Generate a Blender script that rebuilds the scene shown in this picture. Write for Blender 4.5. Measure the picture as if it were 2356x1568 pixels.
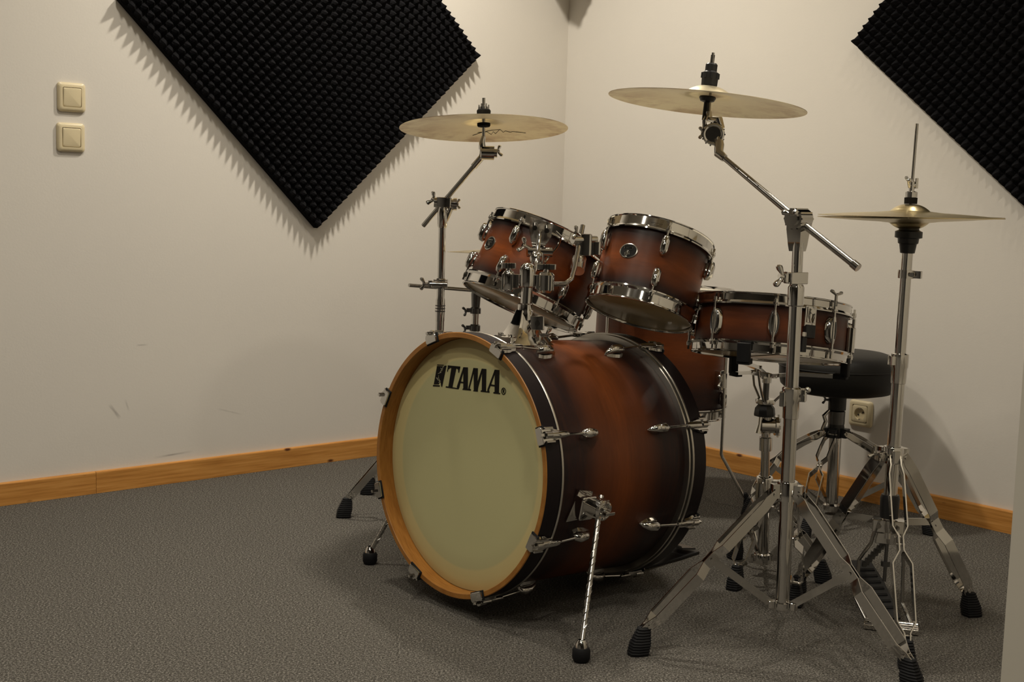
import bpy, bmesh, math, random
from mathutils import Vector as V, Matrix as M
random.seed(4)
sc = bpy.context.scene
for o in list(bpy.data.objects): bpy.data.objects.remove(o)
C = sc.collection
pi = math.pi
# ------------------------------------------------------------------ camera
cd = bpy.data.cameras.new('camera'); cam = bpy.data.objects.new('camera', cd); C.objects.link(cam)
r_ = V((0.99959184, 0.00310982, 0.02839868)); u_ = V((-0.02856845, 0.10881079, 0.99365188)); w_ = V((0, 0.99405761, -0.10885522))
cam.matrix_world = M(((r_.x, u_.x, -w_.x, 0), (r_.y, u_.y, -w_.y, 0), (r_.z, u_.z, -w_.z, 0.91863), (0, 0, 0, 1)))
cd.sensor_width = 36.0; cd.lens = 36.0 * 2920.4 / 2356.0; cd.clip_start = 0.05
sc.camera = cam
# ------------------------------------------------------------------ exposure, world
sc.view_settings.view_transform = 'Standard'; sc.view_settings.look = 'None'
sc.view_settings.gamma = 1.0; sc.view_settings.use_curve_mapping = False
sc.view_settings.exposure = 0.0
wd = bpy.data.worlds.new('world'); sc.world = wd; wd.use_nodes = True
wd.node_tree.nodes['Background'].inputs[0].default_value = (1.0, 0.86, 0.68, 1)
wd.node_tree.nodes['Background'].inputs[1].default_value = 0.02
CEIL = 2.5
# ceiling spots: x, y, watts
SPOTS = [(-0.12, 3.87, 26), (0.80, 2.35, 6), (-0.62, 3.10, 9), (-0.95, 1.95, 7), (1.20, 3.20, 2), (0.45, 1.30, 5), (-0.45, 0.95, 8), (-1.35, 0.70, 8), (0.10, 0.10, 7)]
LCOL = (1.0, 0.925, 0.78)
for i, (x, y, wt) in enumerate(SPOTS):
    ld = bpy.data.lights.new('spot_light', 'AREA'); ld.shape = 'DISK'; ld.size = 0.13 if i != 2 else 0.2; ld.spread = math.radians(172 if i == 0 else 135)
    ld.energy = wt; ld.color = LCOL
    lo = bpy.data.objects.new('spot_light', ld); lo.location = (x, y, CEIL - 0.022); C.objects.link(lo)

# ------------------------------------------------------------------ mesh helpers
def frame(o, z, xh):
    z = V(z).normalized(); x = V(xh) - z * V(xh).dot(z); x.normalize(); y = z.cross(x)
    return M(((x.x, y.x, z.x, o[0]), (x.y, y.y, z.y, o[1]), (x.z, y.z, z.z, o[2]), (0, 0, 0, 1)))
def T(x=0, y=0, z=0): return M.Translation((x, y, z))
def R(a, ax): return M.Rotation(a, 4, ax)
class MB:
    def __init__(s, m=None): s.v = []; s.f = []; s.mi = []; s.m = m or M.Identity(4); s.k = 0
    def add(s, vs, fs):
        b = len(s.v); s.v += [tuple(s.m @ V(p)) for p in vs]
        s.f += [tuple(i + b for i in f) for f in fs]; s.mi += [s.k] * len(fs); return s
    def ring(s, rings, closed=True, caps=True, loop=False):
        n = len(rings[0]); vs = [p for r in rings for p in r]; fs = []
        m = len(rings)
        for i in range(m if loop else m - 1):
            a = i * n; b = ((i + 1) % m) * n
            for j in range(n if closed else n - 1):
                k = (j + 1) % n
                fs.append((a + j, a + k, b + k, b + j))
        if caps and not loop:
            fs.append(tuple(reversed(range(n)))); fs.append(tuple(range((m - 1) * n, m * n)))
        return s.add(vs, fs)
    def tube(s, pts, r, n=12, caps=True, loop=False, flat=None):
        pts = [V(p) for p in pts]; m = len(pts)
        rs = r if isinstance(r, (list, tuple)) else [r] * m
        rings = []; up = None
        for i, p in enumerate(pts):
            if loop: d = (pts[(i + 1) % m] - pts[i - 1]).normalized()
            else:
                a = pts[max(i - 1, 0)]; b = pts[min(i + 1, m - 1)]; d = (b - a)
                if i not in (0, m - 1):
                    d = (p - a).normalized() + (b - p).normalized()
                d = d.normalized() if d.length > 1e-9 else V((0, 0, 1))
            if up is None:
                up = V((0, 0, 1)) if abs(d.z) < .9 else V((1, 0, 0))
                if flat is not None: up = V(flat)
            x = up - d * up.dot(d); x.normalize(); y = d.cross(x); up = x
            rings.append([p + (x * math.cos(2 * pi * j / n) + y * math.sin(2 * pi * j / n)) * rs[i] for j in range(n)])
        return s.ring(rings, caps=caps, loop=loop)
    def cyl(s, a, b, r, r2=None, n=20): return s.tube([a, b], [r, r if r2 is None else r2], n)
    def lathe(s, prof, n=32, o=(0, 0, 0), a0=0, a1=None, close=False):
        # prof: list of (r, z) revolved about local z through o
        rings = []
        full = a1 is None; a1 = 2 * pi if full else a1
        k = n if full else n + 1
        for j in range(k):
            a = a0 + (a1 - a0) * j / n
            rings.append([V((o[0] + r * math.cos(a), o[1] + r * math.sin(a), o[2] + z)) for r, z in prof])
        return s.ring(rings, closed=close, caps=(not full), loop=full)
    def box(s, c, h, m=None, bev=0.0):
        m = m or M.Identity(4); c = V(c); x, y, z = h
        if bev <= 0:
            vs = [m @ (c + V((a * x, b * y, d * z))) for a in (-1, 1) for b in (-1, 1) for d in (-1, 1)]
            return s.add(vs, [(0, 1, 3, 2), (4, 6, 7, 5), (0, 4, 5, 1), (2, 3, 7, 6), (0, 2, 6, 4), (1, 5, 7, 3)])
        e = bev
        def rr(hx, hy, zz, k=3):
            out = []
            for qx, qy, a in ((1, 1, 0), (-1, 1, pi / 2), (-1, -1, pi), (1, -1, 1.5 * pi)):
                for i in range(k):
                    t = a + (pi / 2) * i / (k - 1)
                    out.append(m @ (c + V((qx * (hx - e) + e * math.cos(t), qy * (hy - e) + e * math.sin(t), zz))))
            return out
        e0 = bev; rings = []
        f = .3
        rings = [rr(x - e0 * f, y - e0 * f, -z), rr(x, y, -z + e0 * f), rr(x, y, z - e0 * f), rr(x - e0 * f, y - e0 * f, z)]
        return s.ring(rings)
    def prism(s, poly, z0, z1, m=None):
        m = m or M.Identity(4); n = len(poly)
        vs = [m @ V((p[0], p[1], z)) for z in (z0, z1) for p in poly]
        return s.add(vs, [tuple(reversed(range(n))), tuple(range(n, 2 * n))] + [(i, (i + 1) % n, n + (i + 1) % n, n + i) for i in range(n)])
    def ball(s, c, r, n=16, k=8, sc=(1, 1, 1)):
        c = V(c); rings = []
        for i in range(1, k):
            t = pi * i / k
            rings.append([c + V((r * sc[0] * math.sin(t) * math.cos(2 * pi * j / n), r * sc[1] * math.sin(t) * math.sin(2 * pi * j / n), -r * sc[2] * math.cos(t))) for j in range(n)])
        return s.ring(rings)
    def torus(s, c, R_, r, n=32, k=8, m=None):
        m = m or M.Identity(4)
        return s.tube([m @ (V(c) + V((R_ * math.cos(2 * pi * i / n), R_ * math.sin(2 * pi * i / n), 0))) for i in range(n)], r, k, loop=True)
    def mesh(s, name, mats, smooth=35):
        me = bpy.data.meshes.new(name); me.from_pydata(s.v, [], s.f)
        bm = bmesh.new(); bm.from_mesh(me); bmesh.ops.recalc_face_normals(bm, faces=bm.faces); bm.to_mesh(me); bm.free()
        for m in (mats if isinstance(mats, (list, tuple)) else [mats]): me.materials.append(m)
        if any(s.mi): me.polygons.foreach_set('material_index', s.mi)
        if smooth:
            me.polygons.foreach_set('use_smooth', [True] * len(me.polygons)); me.set_sharp_from_angle(angle=math.radians(smooth))
        me.update(); return me
WM = {}
def link(name, data, m, parent=None):
    o = bpy.data.objects.new(name, data); C.objects.link(o); WM[o.name] = m.copy()
    if parent is not None:
        o.parent = parent; o.matrix_basis = WM[parent.name].inverted() @ m
    else: o.matrix_basis = m
    return o
def thing(name, label, cat, m, group=None):
    if not isinstance(m, M): m = T(*m)
    o = link(name, None, m); o.empty_display_size = .05
    o['label'] = label; o['category'] = cat
    if group: o['group'] = group
    return o
def part(name, mb, mats, parent, m=None, smooth=35, label=None):
    """mb geometry is written in the frame m (world when m is None)"""
    if m is None:
        w = WM[parent.name]; inv = w.inverted()
        mb.v = [tuple(inv @ V(p)) for p in mb.v]; m = w
    o = link(name, mb.mesh(name, mats, smooth), m, parent)
    if label: o['label'] = label
    return o
def reuse(name, me, m, parent, label=None):
    o = link(name, me, m, parent)
    if label: o['label'] = label
    return o
def struct(name, mb, mats, smooth=0, m=None):
    o = link(name, mb.mesh(name, mats, smooth), m or M.Identity(4)); o['kind'] = 'structure'; return o

# ------------------------------------------------------------------ materials
def mat(name, col=(.5, .5, .5), rough=.5, metal=0.0, spec=.5, **kw):
    m = bpy.data.materials.new(name); m.use_nodes = True
    b = m.node_tree.nodes['Principled BSDF']
    b.inputs['Base Color'].default_value = (*col, 1); b.inputs['Roughness'].default_value = rough
    b.inputs['Metallic'].default_value = metal; b.inputs['Specular IOR Level'].default_value = spec
    for k, v in kw.items(): b.inputs[k.replace('_', ' ')].default_value = v
    return m
class NT:
    def __init__(s, m): s.t = m.node_tree; s.b = s.t.nodes['Principled BSDF']
    def n(s, ty, **kw):
        d = s.t.nodes.new(ty)
        for k, v in kw.items():
            if hasattr(d, k): setattr(d, k, v)
            else: d.inputs[k].default_value = v
        return d
    def l(s, a, b): s.t.links.new(a, b)
    def math(s, op, a, b=None, clamp=False):
        d = s.t.nodes.new('ShaderNodeMath'); d.operation = op; d.use_clamp = clamp
        for i, v in enumerate((a, b)):
            if v is None: continue
            if isinstance(v, (int, float)): d.inputs[i].default_value = v
            else: s.l(v, d.inputs[i])
        return d.outputs[0]
    def mix(s, f, a, b):
        d = s.t.nodes.new('ShaderNodeMix'); d.data_type = 'RGBA'
        for i, v in ((0, f), (6, a), (7, b)):
            if isinstance(v, (int, float)): d.inputs[i].default_value = v
            elif isinstance(v, tuple): d.inputs[i].default_value = (*v, 1)
            else: s.l(v, d.inputs[i])
        return d.outputs[2]
    def ramp(s, f, stops, interp='LINEAR'):
        d = s.t.nodes.new('ShaderNodeValToRGB'); cr = d.color_ramp; cr.interpolation = interp
        while len(cr.elements) < len(stops): cr.elements.new(.5)
        for e, (p, c) in zip(cr.elements, stops): e.position = p; e.color = (*c, 1) if len(c) == 3 else c
        s.l(f, d.inputs[0]); return d.outputs[0]
    def noise(s, vec, scale, detail=3, rough=.5):
        d = s.n('ShaderNodeTexNoise'); d.inputs['Scale'].default_value = scale; d.inputs['Detail'].default_value = detail; d.inputs['Roughness'].default_value = rough
        s.l(vec, d.inputs['Vector']); return d.outputs[0]
    def mapped(s, src, scale=(1, 1, 1), loc=(0, 0, 0), rot=(0, 0, 0)):
        d = s.n('ShaderNodeMapping'); d.inputs['Scale'].default_value = scale; d.inputs['Location'].default_value = loc; d.inputs['Rotation'].default_value = rot
        s.l(src, d.inputs[0]); return d.outputs[0]
    def obj(s): return s.n('ShaderNodeTexCoord').outputs['Object']
    def bump(s, h, strength=.3, dist=.001):
        d = s.n('ShaderNodeBump'); d.inputs['Strength'].default_value = strength; d.inputs['Distance'].default_value = dist
        s.l(h, d.inputs['Height']); s.l(d.outputs[0], s.b.inputs['Normal'])
    def col(s, c): s.l(c, s.b.inputs['Base Color'])

chrome = mat('chrome', (.69, .675, .65), .07, 1.0)
chrome_s = mat('satin_chrome', (.50, .485, .46), .20, 1.0)
blackp = mat('black_plastic', (.012, .012, .013), .38)
rubber = mat('black_rubber', (.008, .008, .009), .7, spec=.25)
blackv = mat('black_vinyl', (.007, .0065, .006), .48, spec=.28)
felt = mat('black_felt', (.012, .011, .010), .95, spec=.1)
darkmetal = mat('dark_steel', (.16, .16, .16), .32, 1.0)
ivory = mat('ivory_plastic', (.70, .60, .40), .28)
hole = mat('dark_hole', (.01, .01, .01), .8)
white_head = mat('coated_drumhead', (.62, .58, .48), .6)
clear_head = mat('smoky_resonant_head', (.42, .31, .15), .20, spec=.6)
ink = mat('black_ink', (.007, .006, .005), .55, spec=.2)
cream_line = mat('cream_print', (.34, .32, .25), .5)
emblem_silver = mat('badge_silver', (.55, .53, .48), .25, 1.0)

wallm = mat('painted_plaster', (.70, .665, .61), .88, spec=.25); n = NT(wallm)
geo = n.n('ShaderNodeNewGeometry').outputs['Position']
a = n.noise(geo, 1.3, 4); b2 = n.noise(geo, 22, 3)
c = n.mix(n.ramp(a, [(.3, (0, 0, 0)), (.7, (1, 1, 1))]), (.72, .68, .625), (.69, .652, .605))
def scuff(c, p, d, ln, wd_, dark=.55):
    # a pencil or heel scuff: a short streak on the paint, centre p, direction d
    sub = n.n('ShaderNodeVectorMath', operation='SUBTRACT'); n.l(geo, sub.inputs[0]); sub.inputs[1].default_value = p
    d = V(d).normalized()
    dot = n.n('ShaderNodeVectorMath', operation='DOT_PRODUCT'); n.l(sub.outputs[0], dot.inputs[0]); dot.inputs[1].default_value = d
    along = n.math('DIVIDE', n.math('ABSOLUTE', dot.outputs['Value']), ln)
    l2 = n.n('ShaderNodeVectorMath', operation='LENGTH'); n.l(sub.outputs[0], l2.inputs[0])
    tot = n.math('MULTIPLY', l2.outputs['Value'], l2.outputs['Value']); dd = n.math('MULTIPLY', dot.outputs['Value'], dot.outputs['Value'])
    perp = n.math('DIVIDE', n.math('SQRT', n.math('MAXIMUM', n.math('SUBTRACT', tot, dd), 0.0)), wd_)
    f = n.math('SUBTRACT', 1.0, n.math('MAXIMUM', along, perp), True)
    f = n.math('MULTIPLY', n.math('MULTIPLY', f, n.math('MULTIPLY', b2, 2.0)), dark, True)
    return n.mix(f, c, (.22, .20, .19))
CORNER = V((0.18553, 5.07768, 0)); DL = V((-.749409, -.662107, 0)); DR = V((.662107, -.749409, 0))
NL = V((.662107, -.749409, 0)); NR = V((-.749409, -.662107, 0))      # inward normals: left wall, right wall
def WL(s, z, off=0): return CORNER + DL * s + NL * off + V((0, 0, z))
def WR(s, z, off=0): return CORNER + DR * s + NR * off + V((0, 0, z))
c = scuff(c, WL(1.865, .246), DL * .6 + V((0, 0, .8)), .03, .006)
c = scuff(c, WL(1.825, .262), DL * .3 + V((0, 0, .9)), .022, .004, .3)
c = scuff(c, WL(1.775, .446), DL * 1.0, .02, .003, .4)
c = scuff(c, WL(1.67, .090), DL * 1.0 + V((0, 0, -.05)), .07, .004, .5)
c = scuff(c, WL(1.47, .21), DL * 1.0 + V((0, 0, .3)), .05, .003, .3)
n.col(c); n.bump(n.noise(geo, 160, 4, .6), .12, .0015)

ceilm = mat('ceiling_paint', (.66, .63, .58), .9, spec=.2)
jambm = mat('jamb_paint', (.60, .56, .48), .75, spec=.25)

carpet = mat('grey_loop_carpet', (.2, .19, .17), .98, spec=.05); n = NT(carpet)
geo = n.n('ShaderNodeNewGeometry').outputs['Position']
a = n.noise(geo, 230, 3, .75); b2 = n.noise(geo, 620, 2, .6); d2 = n.noise(geo, 9, 3)
g = n.math('ADD', n.math('MULTIPLY', a, .62), n.math('MULTIPLY', b2, .38))
cc = n.ramp(g, [(.38, (.012, .011, .010)), (.46, (.070, .064, .056)), (.54, (.155, .143, .127)), (.64, (.50, .47, .42))])
cc = n.mix(n.math('MULTIPLY', d2, .25), cc, (.095, .087, .077))
n.col(cc); n.bump(g, .9, .006)

pine = mat('pine_board', (.5, .25, .08), .42, spec=.4); n = NT(pine)
ob = n.obj()
g = n.noise(n.mapped(ob, (1.6, 40, 40)), 3.2, 4, .6)
cc = n.ramp(g, [(.28, (.40, .165, .034)), (.5, (.56, .255, .060)), (.72, (.66, .33, .095))])
vor = n.n('ShaderNodeTexVoronoi'); vor.inputs['Scale'].default_value = 1.0
n.l(n.mapped(ob, (6.5, 15, 15), (.3, .2, .4)), vor.inputs['Vector'])
k = n.ramp(vor.outputs['Distance'], [(.05, (1, 1, 1)), (.11, (0, 0, 0))])
cc = n.mix(k, cc, (.10, .028, .008)); n.col(cc); n.bump(g, .08, .001)

foam = mat('charcoal_acoustic_foam', (.0080, .0078, .0090), .95, spec=.08)

def burst(name, z0, z1, mid=.5, wide=.3, dark=(.010, .006, .007), hot=(.200, .050, .0105)):
    m = mat(name, hot, .40, spec=.28, Coat_Weight=.06, Coat_Roughness=.3); n = NT(m); ob = n.obj()
    sx = n.n('ShaderNodeSeparateXYZ'); n.l(ob, sx.inputs[0])
    t = n.math('DIVIDE', n.math('SUBTRACT', sx.outputs['Z'], z0), z1 - z0)
    wob = n.noise(ob, 7, 2)
    t = n.math('ADD', t, n.math('MULTIPLY', n.math('SUBTRACT', wob, .5), .05))
    c1 = n.ramp(t, [(0, dark), (max(mid - wide * 1.15, .02), (dark[0] * 1.3, dark[1], dark[2])), (mid - wide * .45, tuple(.62 * h + .38 * d for h, d in zip(hot, dark))), (mid, hot),
                    (mid + wide * .45, tuple(.62 * h + .38 * d for h, d in zip(hot, dark))), (min(mid + wide * 1.15, .98), (dark[0] * 1.3, dark[1], dark[2])), (1, dark)], 'EASE')
    # straight grain running around the shell
    at = n.math('ARCTAN2', sx.outputs['Y'], sx.outputs['X'])
    cmb = n.n('ShaderNodeCombineXYZ'); n.l(n.math('MULTIPLY', at, 1.2), cmb.inputs[0]); n.l(n.math('MULTIPLY', sx.outputs['Z'], 38), cmb.inputs[1])
    gr = n.noise(cmb.outputs[0], 3.0, 5, .62)
    n.col(n.mix(n.math('MULTIPLY', n.ramp(gr, [(.35, (0, 0, 0)), (.7, (1, 1, 1))]), .4), c1, tuple(h * .35 for h in hot)))
    return m

maple = mat('natural_maple_inside', (.42, .16, .035), .38, spec=.4); n = NT(maple); ob = n.obj()
g = n.noise(n.mapped(ob, (6, 6, 60)), 5, 4, .6)
n.col(n.ramp(g, [(.3, (.27, .105, .018)), (.7, (.40, .175, .036))]))
espresso = mat('espresso_lacquer', (.009, .005, .006), .42, spec=.25)

head = mat('cream_front_head', (.27, .245, .125), .42, spec=.35); n = NT(head); ob = n.obj()
sx = n.n('ShaderNodeSeparateXYZ'); n.l(ob, sx.inputs[0])
rad = n.math('SQRT', n.math('ADD', n.math('MULTIPLY', sx.outputs['X'], sx.outputs['X']), n.math('MULTIPLY', sx.outputs['Y'], sx.outputs['Y'])))
c1 = n.ramp(n.math('DIVIDE', rad, .29), [(.0, (.54, .51, .27)), (.805, (.54, .51, .27)), (.825, (.66, .56, .27)), (.93, (.64, .545, .26)), (1.0, (.56, .47, .23))])
n.col(n.mix(n.math('MULTIPLY', n.noise(ob, 6, 3), .2), c1, (.51, .48, .26)))

def bronze(name, col, rough=.3, stain=.0):
    m = mat(name, col, rough, 1.0); n = NT(m); ob = n.obj()
    sx = n.n('ShaderNodeSeparateXYZ'); n.l(ob, sx.inputs[0])
    rad = n.math('SQRT', n.math('ADD', n.math('MULTIPLY', sx.outputs['X'], sx.outputs['X']), n.math('MULTIPLY', sx.outputs['Y'], sx.outputs['Y'])))
    gr = n.math('SINE', n.math('MULTIPLY', rad, 2600)); st = n.noise(n.mapped(ob, (9, 9, 9)), 1.0, 5, .65)
    edge = n.ramp(n.math('DIVIDE', rad, .22), [(.35, (0, 0, 0)), (.95, (1, 1, 1))])
    f = n.math('MULTIPLY', n.math('MULTIPLY', n.ramp(st, [(.42, (0, 0, 0)), (.60, (1, 1, 1))]), edge), stain)
    n.col(n.mix(f, col, (col[0] * .55, col[1] * .40, col[2] * .30))); n.bump(gr, .10, .0004)
    return m
brz_w = bronze('brilliant_bronze', (.93, .83, .60), .42, .75)
brz_h = bronze('yellow_bronze', (.72, .60, .35), .28, .3)

# ------------------------------------------------------------------ the room
KR = 2.97      # distance from the left wall plane to the partition the camera looks past
mb = MB(); mb.box((0, 0, -.05), (6, 6, .05)); mb.m = M.Identity(4)
mb.v = [tuple(V(p) + V((0, 1, 0))) for p in mb.v]
struct('floor', mb, carpet)
mb = MB(); mb.box((0, 1, CEIL + .05), (6, 6, .05)); struct('ceiling', mb, ceilm)
def wall(name, a, b, out, m=wallm, z1=CEIL, z0=0.0, th=.12):
    mb = MB(); a = V(a); b = V(b); o = V(out) * th
    vs = [a, b, b + o, a + o]; vs = [V((p.x, p.y, z)) for z in (z0, z1) for p in vs]
    mb.add(vs, [(0, 1, 2, 3), (4, 7, 6, 5), (0, 4, 5, 1), (1, 5, 6, 2), (2, 6, 7, 3), (3, 7, 4, 0)]); return struct(name, mb, m)
wall('wall_left', WL(-.12, 0), WL(5.2, 0), -NL)
wall('wall_right', WR(-.0, 0), WR(6.0, 0), -NR)
darkwall = mat('unseen_wall_darkened', (.17, .16, .148), .95, spec=.1)  # unseen walls coloured dark to deepen chrome reflections and cut bounce light
wall('wall_back', WL(5.2, 0), WL(5.2, 0) + DR * 6.0, DL, darkwall)
wall('wall_front', WR(6.0, 0), WR(6.0, 0) + DL * 5.32, DR, darkwall)
# partition whose end (a doorway jamb) shows at the right edge of the photograph
JE = V((0.731, 1.80, 0))
sE = (JE - CORNER).dot(DL)
P0 = JE; P1 = JE + (-DL) * (sE)                      # runs from the jamb to the right wall
wall('wall_partition', P0, P1, DR, jambm, th=.11)

def board(side, s0, s1, hgt=.067, th=.013):
    f = WL if side == 'l' else WR
    d = DL if side == 'l' else DR; nn = NL if side == 'l' else NR
    L = abs(s1 - s0) / 2 - .0006; o = f((s0 + s1) / 2, hgt / 2 + .0005, th / 2 + .0004)
    m = M(((d.x, 0, nn.x, o.x), (d.y, 0, nn.y, o.y), (0, 1, 0, o.z), (0, 0, 0, 1)))
    mb = MB(); h2 = hgt / 2; t2 = th / 2
    prof = [(-h2, -t2), (-h2, t2), (h2 - .004, t2), (h2 - .0012, t2 - .0012), (h2, t2 - .004), (h2, -t2)]
    mb.ring([[V((x, a_, b_)) for a_, b_ in prof] for x in (-L, L)])
    return mb, m
for side, name, segs in (('l', 'baseboard_left', [(.012, 1.931), (1.931, 3.6), (3.6, 5.2)]), ('r', 'baseboard_right', [(.0, 1.32), (1.32, 2.95)])):
    root = link(name, None, T(*(WL(0, 0) if side == 'l' else WR(0, 0)))); root['kind'] = 'structure'
    for s0, s1 in segs:
        b, m = board(side, s0, s1); part('board', b, pine, root, m, smooth=0)

# ceiling spot fittings
glow = mat('lamp_glow', (1, .85, .65), .5); NT(glow).b.inputs['Emission Color'].default_value = (1, .82, .6, 1); NT(glow).b.inputs['Emission Strength'].default_value = 6
names = ['nearest the room corner', 'over the hi-hat and foreground stand', 'nearest the left wall', 'over the open carpet on the left', 'nearest the right wall', 'closest to the doorway', 'in front of the drum kit on the left', 'furthest to the left behind the photographer', 'directly above the photographer']
for (x, y, wt), nm in zip(SPOTS, names):
    t = thing('ceiling_spot', 'round chrome recessed ceiling spotlight ' + nm, 'ceiling light', (x, y, CEIL), 'recessed ceiling spotlights')
    part('trim_ring', MB().lathe([(.067, 0), (.067, -.010), (.076, -.012), (.082, -.006), (.082, 0)], 28, o=(x, y, CEIL)), chrome_s, t)
    part('lamp', MB().cyl((x, y, CEIL - .003), (x, y, CEIL - .008), .066, n=24), glow, t)

# ------------------------------------------------------------------ acoustic foam panels
def foam_panel(label, o, eu, ev, nrm, nu=35, nv=35, hgt=.030, base=.022):
    """o bottom corner, eu/ev edge vectors, nrm outward"""
    m = frame(o, nrm, eu); inv = m.inverted().to_3x3()
    u = inv @ V(eu); v = inv @ V(ev)
    t = thing('acoustic_foam_panel', label, 'foam panel', m, 'black foam panels')
    mb = MB(); z = V((0, 0, base)); q = [V((0, 0, .001)), u, u + v, v]; q[1:] = [p + V((0, 0, .001)) for p in q[1:]]
    mb.add(q + [p + z for p in q], [(3, 2, 1, 0), (4, 5, 6, 7)] + [(i, (i + 1) % 4, 4 + (i + 1) % 4, 4 + i) for i in range(4)])
    part('foam_backing', mb, foam, t, m, smooth=0)
    mb = MB(); rnd = random.Random(int(o[0] * 1000))
    SUB = 4; NU, NV = nu * SUB, nv * SUB; vs = []; fs = []
    jit = {}
    for j in range(NV + 1):
        for i in range(NU + 1):
            a_ = 1 - abs(2 * ((i / SUB) % 1) - 1); b_ = 1 - abs(2 * ((j / SUB) % 1) - 1)
            key = (i // SUB, j // SUB)
            if key not in jit: jit[key] = (rnd.uniform(-.0009, .0009), rnd.uniform(-.0009, .0009), rnd.uniform(.95, 1.04))
            jx, jy, jh = jit[key]; q_ = a_ * b_
            h = hgt * (.92 * q_ ** .85 + .16 * max(a_, b_) * (1 - q_)) * jh
            p = u * (i / NU) + v * (j / NV) + V((jx * q_, jy * q_, base + .001 + h))
            # the cut edges splay outwards a little
            if i < SUB: p -= u.normalized() * .005 * q_
            if i > NU - SUB: p += u.normalized() * .005 * q_
            if j < SUB: p -= v.normalized() * .005 * q_
            if j > NV - SUB: p += v.normalized() * .005 * q_
            vs.append(p)
    W_ = NU + 1
    for j in range(NV):
        for i in range(NU):
            o_ = j * W_ + i; fs.append((o_, o_ + 1, o_ + W_ + 1, o_ + W_))
    mb.add(vs, fs)
    o2 = part('pyramid_relief', mb, foam, t, m, smooth=0); o2['kind'] = 'stuff'
    return t
A = WL(1.158, .812); Bq = WL(.470, 1.447); D = WL(1.855, 1.482)
foam_panel('diamond-hung black pyramid foam panel on the left wall behind the left cymbal', A, D - A, Bq - A, NL)
A = WR(1.322, 1.447); Bq = WR(1.322 + .72, 1.447 - .60); D = WR(1.322 + .62, 1.447 + .70)
foam_panel('diamond-hung black pyramid foam panel on the right wall above the hi-hat', A, Bq - A, D - A, NR)
A = WL(2.86, .83); foam_panel('black pyramid foam panel on the left wall, further left beyond the light switches', A, DL * .66 + V((0, 0, .67)), DL * -.635 + V((0, 0, .66)), NL)
cdv = (NL + NR).normalized(); perp = (DL - DR).normalized()
A = CORNER + cdv * .20 + V((0, 0, 1.735)); foam_panel('black pyramid foam panel fixed across the room corner above the drum kit', A, perp * .42 + V((0, 0, .44)), perp * -.42 + V((0, 0, .44)), cdv, 22, 22)

# ------------------------------------------------------------------ switches and socket
def wall_frame(f, s, z, side):
    d = DL if side == 'l' else DR; nn = NL if side == 'l' else NR; o = f(s, z, 0)
    x = V((0, 0, 1)).cross(nn)
    return M(((x.x, 0, nn.x, o.x), (x.y, 0, nn.y, o.y), (x.z, 1, nn.z, o.z), (0, 0, 0, 1)))
def rrect(h, r, z, k=5):
    out = []
    for qx, qy, a in ((1, 1, 0), (-1, 1, pi / 2), (-1, -1, pi), (1, -1, 1.5 * pi)):
        for i in range(k):
            t = a + (pi / 2) * i / (k - 1); out.append(V((qx * (h - r) + r * math.cos(t), qy * (h - r) + r * math.sin(t), z)))
    return out
def plate_mb(inner):
    mb = MB()
    mb.ring([rrect(.0420, .010, .0004), rrect(.0420, .010, .003), rrect(.0405, .009, .0075), rrect(.036, .008, .0105), rrect(.031, .006, .0110), rrect(inner + .0012, .004, .0112), rrect(inner + .0010, .004, .005)], caps=False)
    return mb
def switch(label, s, z):
    m = wall_frame(WL, s, z, 'l'); t = thing('light_switch', label, 'light switch', m, 'ivory light switches')
    part('frame', plate_mb(.027), ivory, t, m, smooth=40)
    mb = MB(); mb.ring([rrect(.0270, .004, .004), rrect(.0270, .004, .0105), rrect(.0258, .0035, .0122), rrect(.0225, .003, .0130)])
    mb.v = [tuple(R(math.radians(3.5), 'X') @ V(p)) for p in mb.v]
    part('rocker', mb, ivory, t, m, smooth=40)
switch('upper of the two ivory light switches on the left wall', 1.993, 1.185)
switch('lower of the two ivory light switches on the left wall', 1.996, 1.069)
m = wall_frame(WR, 1.418, .278, 'r'); t = thing('wall_socket', 'single round-well ivory wall socket low on the right wall', 'wall socket', m)
part('frame', plate_mb(.027), ivory, t, m, smooth=40)
mb = MB(); mb.ring([rrect(.0270, .004, .004), rrect(.0270, .004, .0112), rrect(.0262, .004, .0118)], caps=False)
AG = [2 * pi * (i + .5) / 48 for i in range(48)]
def sqr(a, h, z): k = (abs(math.cos(a)) ** 9 + abs(math.sin(a)) ** 9) ** (-1 / 9); return V((h * k * math.cos(a), h * k * math.sin(a), z))
mb = MB(); mb.ring([[sqr(a, .0270, .004) for a in AG], [sqr(a, .0270, .0112) for a in AG], [sqr(a, .0262, .0118) for a in AG], [V((.0195 * math.cos(a), .0195 * math.sin(a), .0118)) for a in AG], [V((.0188 * math.cos(a), .0188 * math.sin(a), .0030)) for a in AG]]); part('insert', mb, ivory, t, m, smooth=40)
for a in (0.5, 0.5 + pi):
    mb = MB(); mb.cyl((.0095 * math.cos(a), .0095 * math.sin(a), .004), (.0095 * math.cos(a), .0095 * math.sin(a), .0052), .0026, n=12); part('pin_hole', mb, hole, t, m)
for sg in (1, -1): part('earth_clip', MB().box((0, sg * .0178, .008), (.003, .0014, .004)), chrome_s, t, m)
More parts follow.
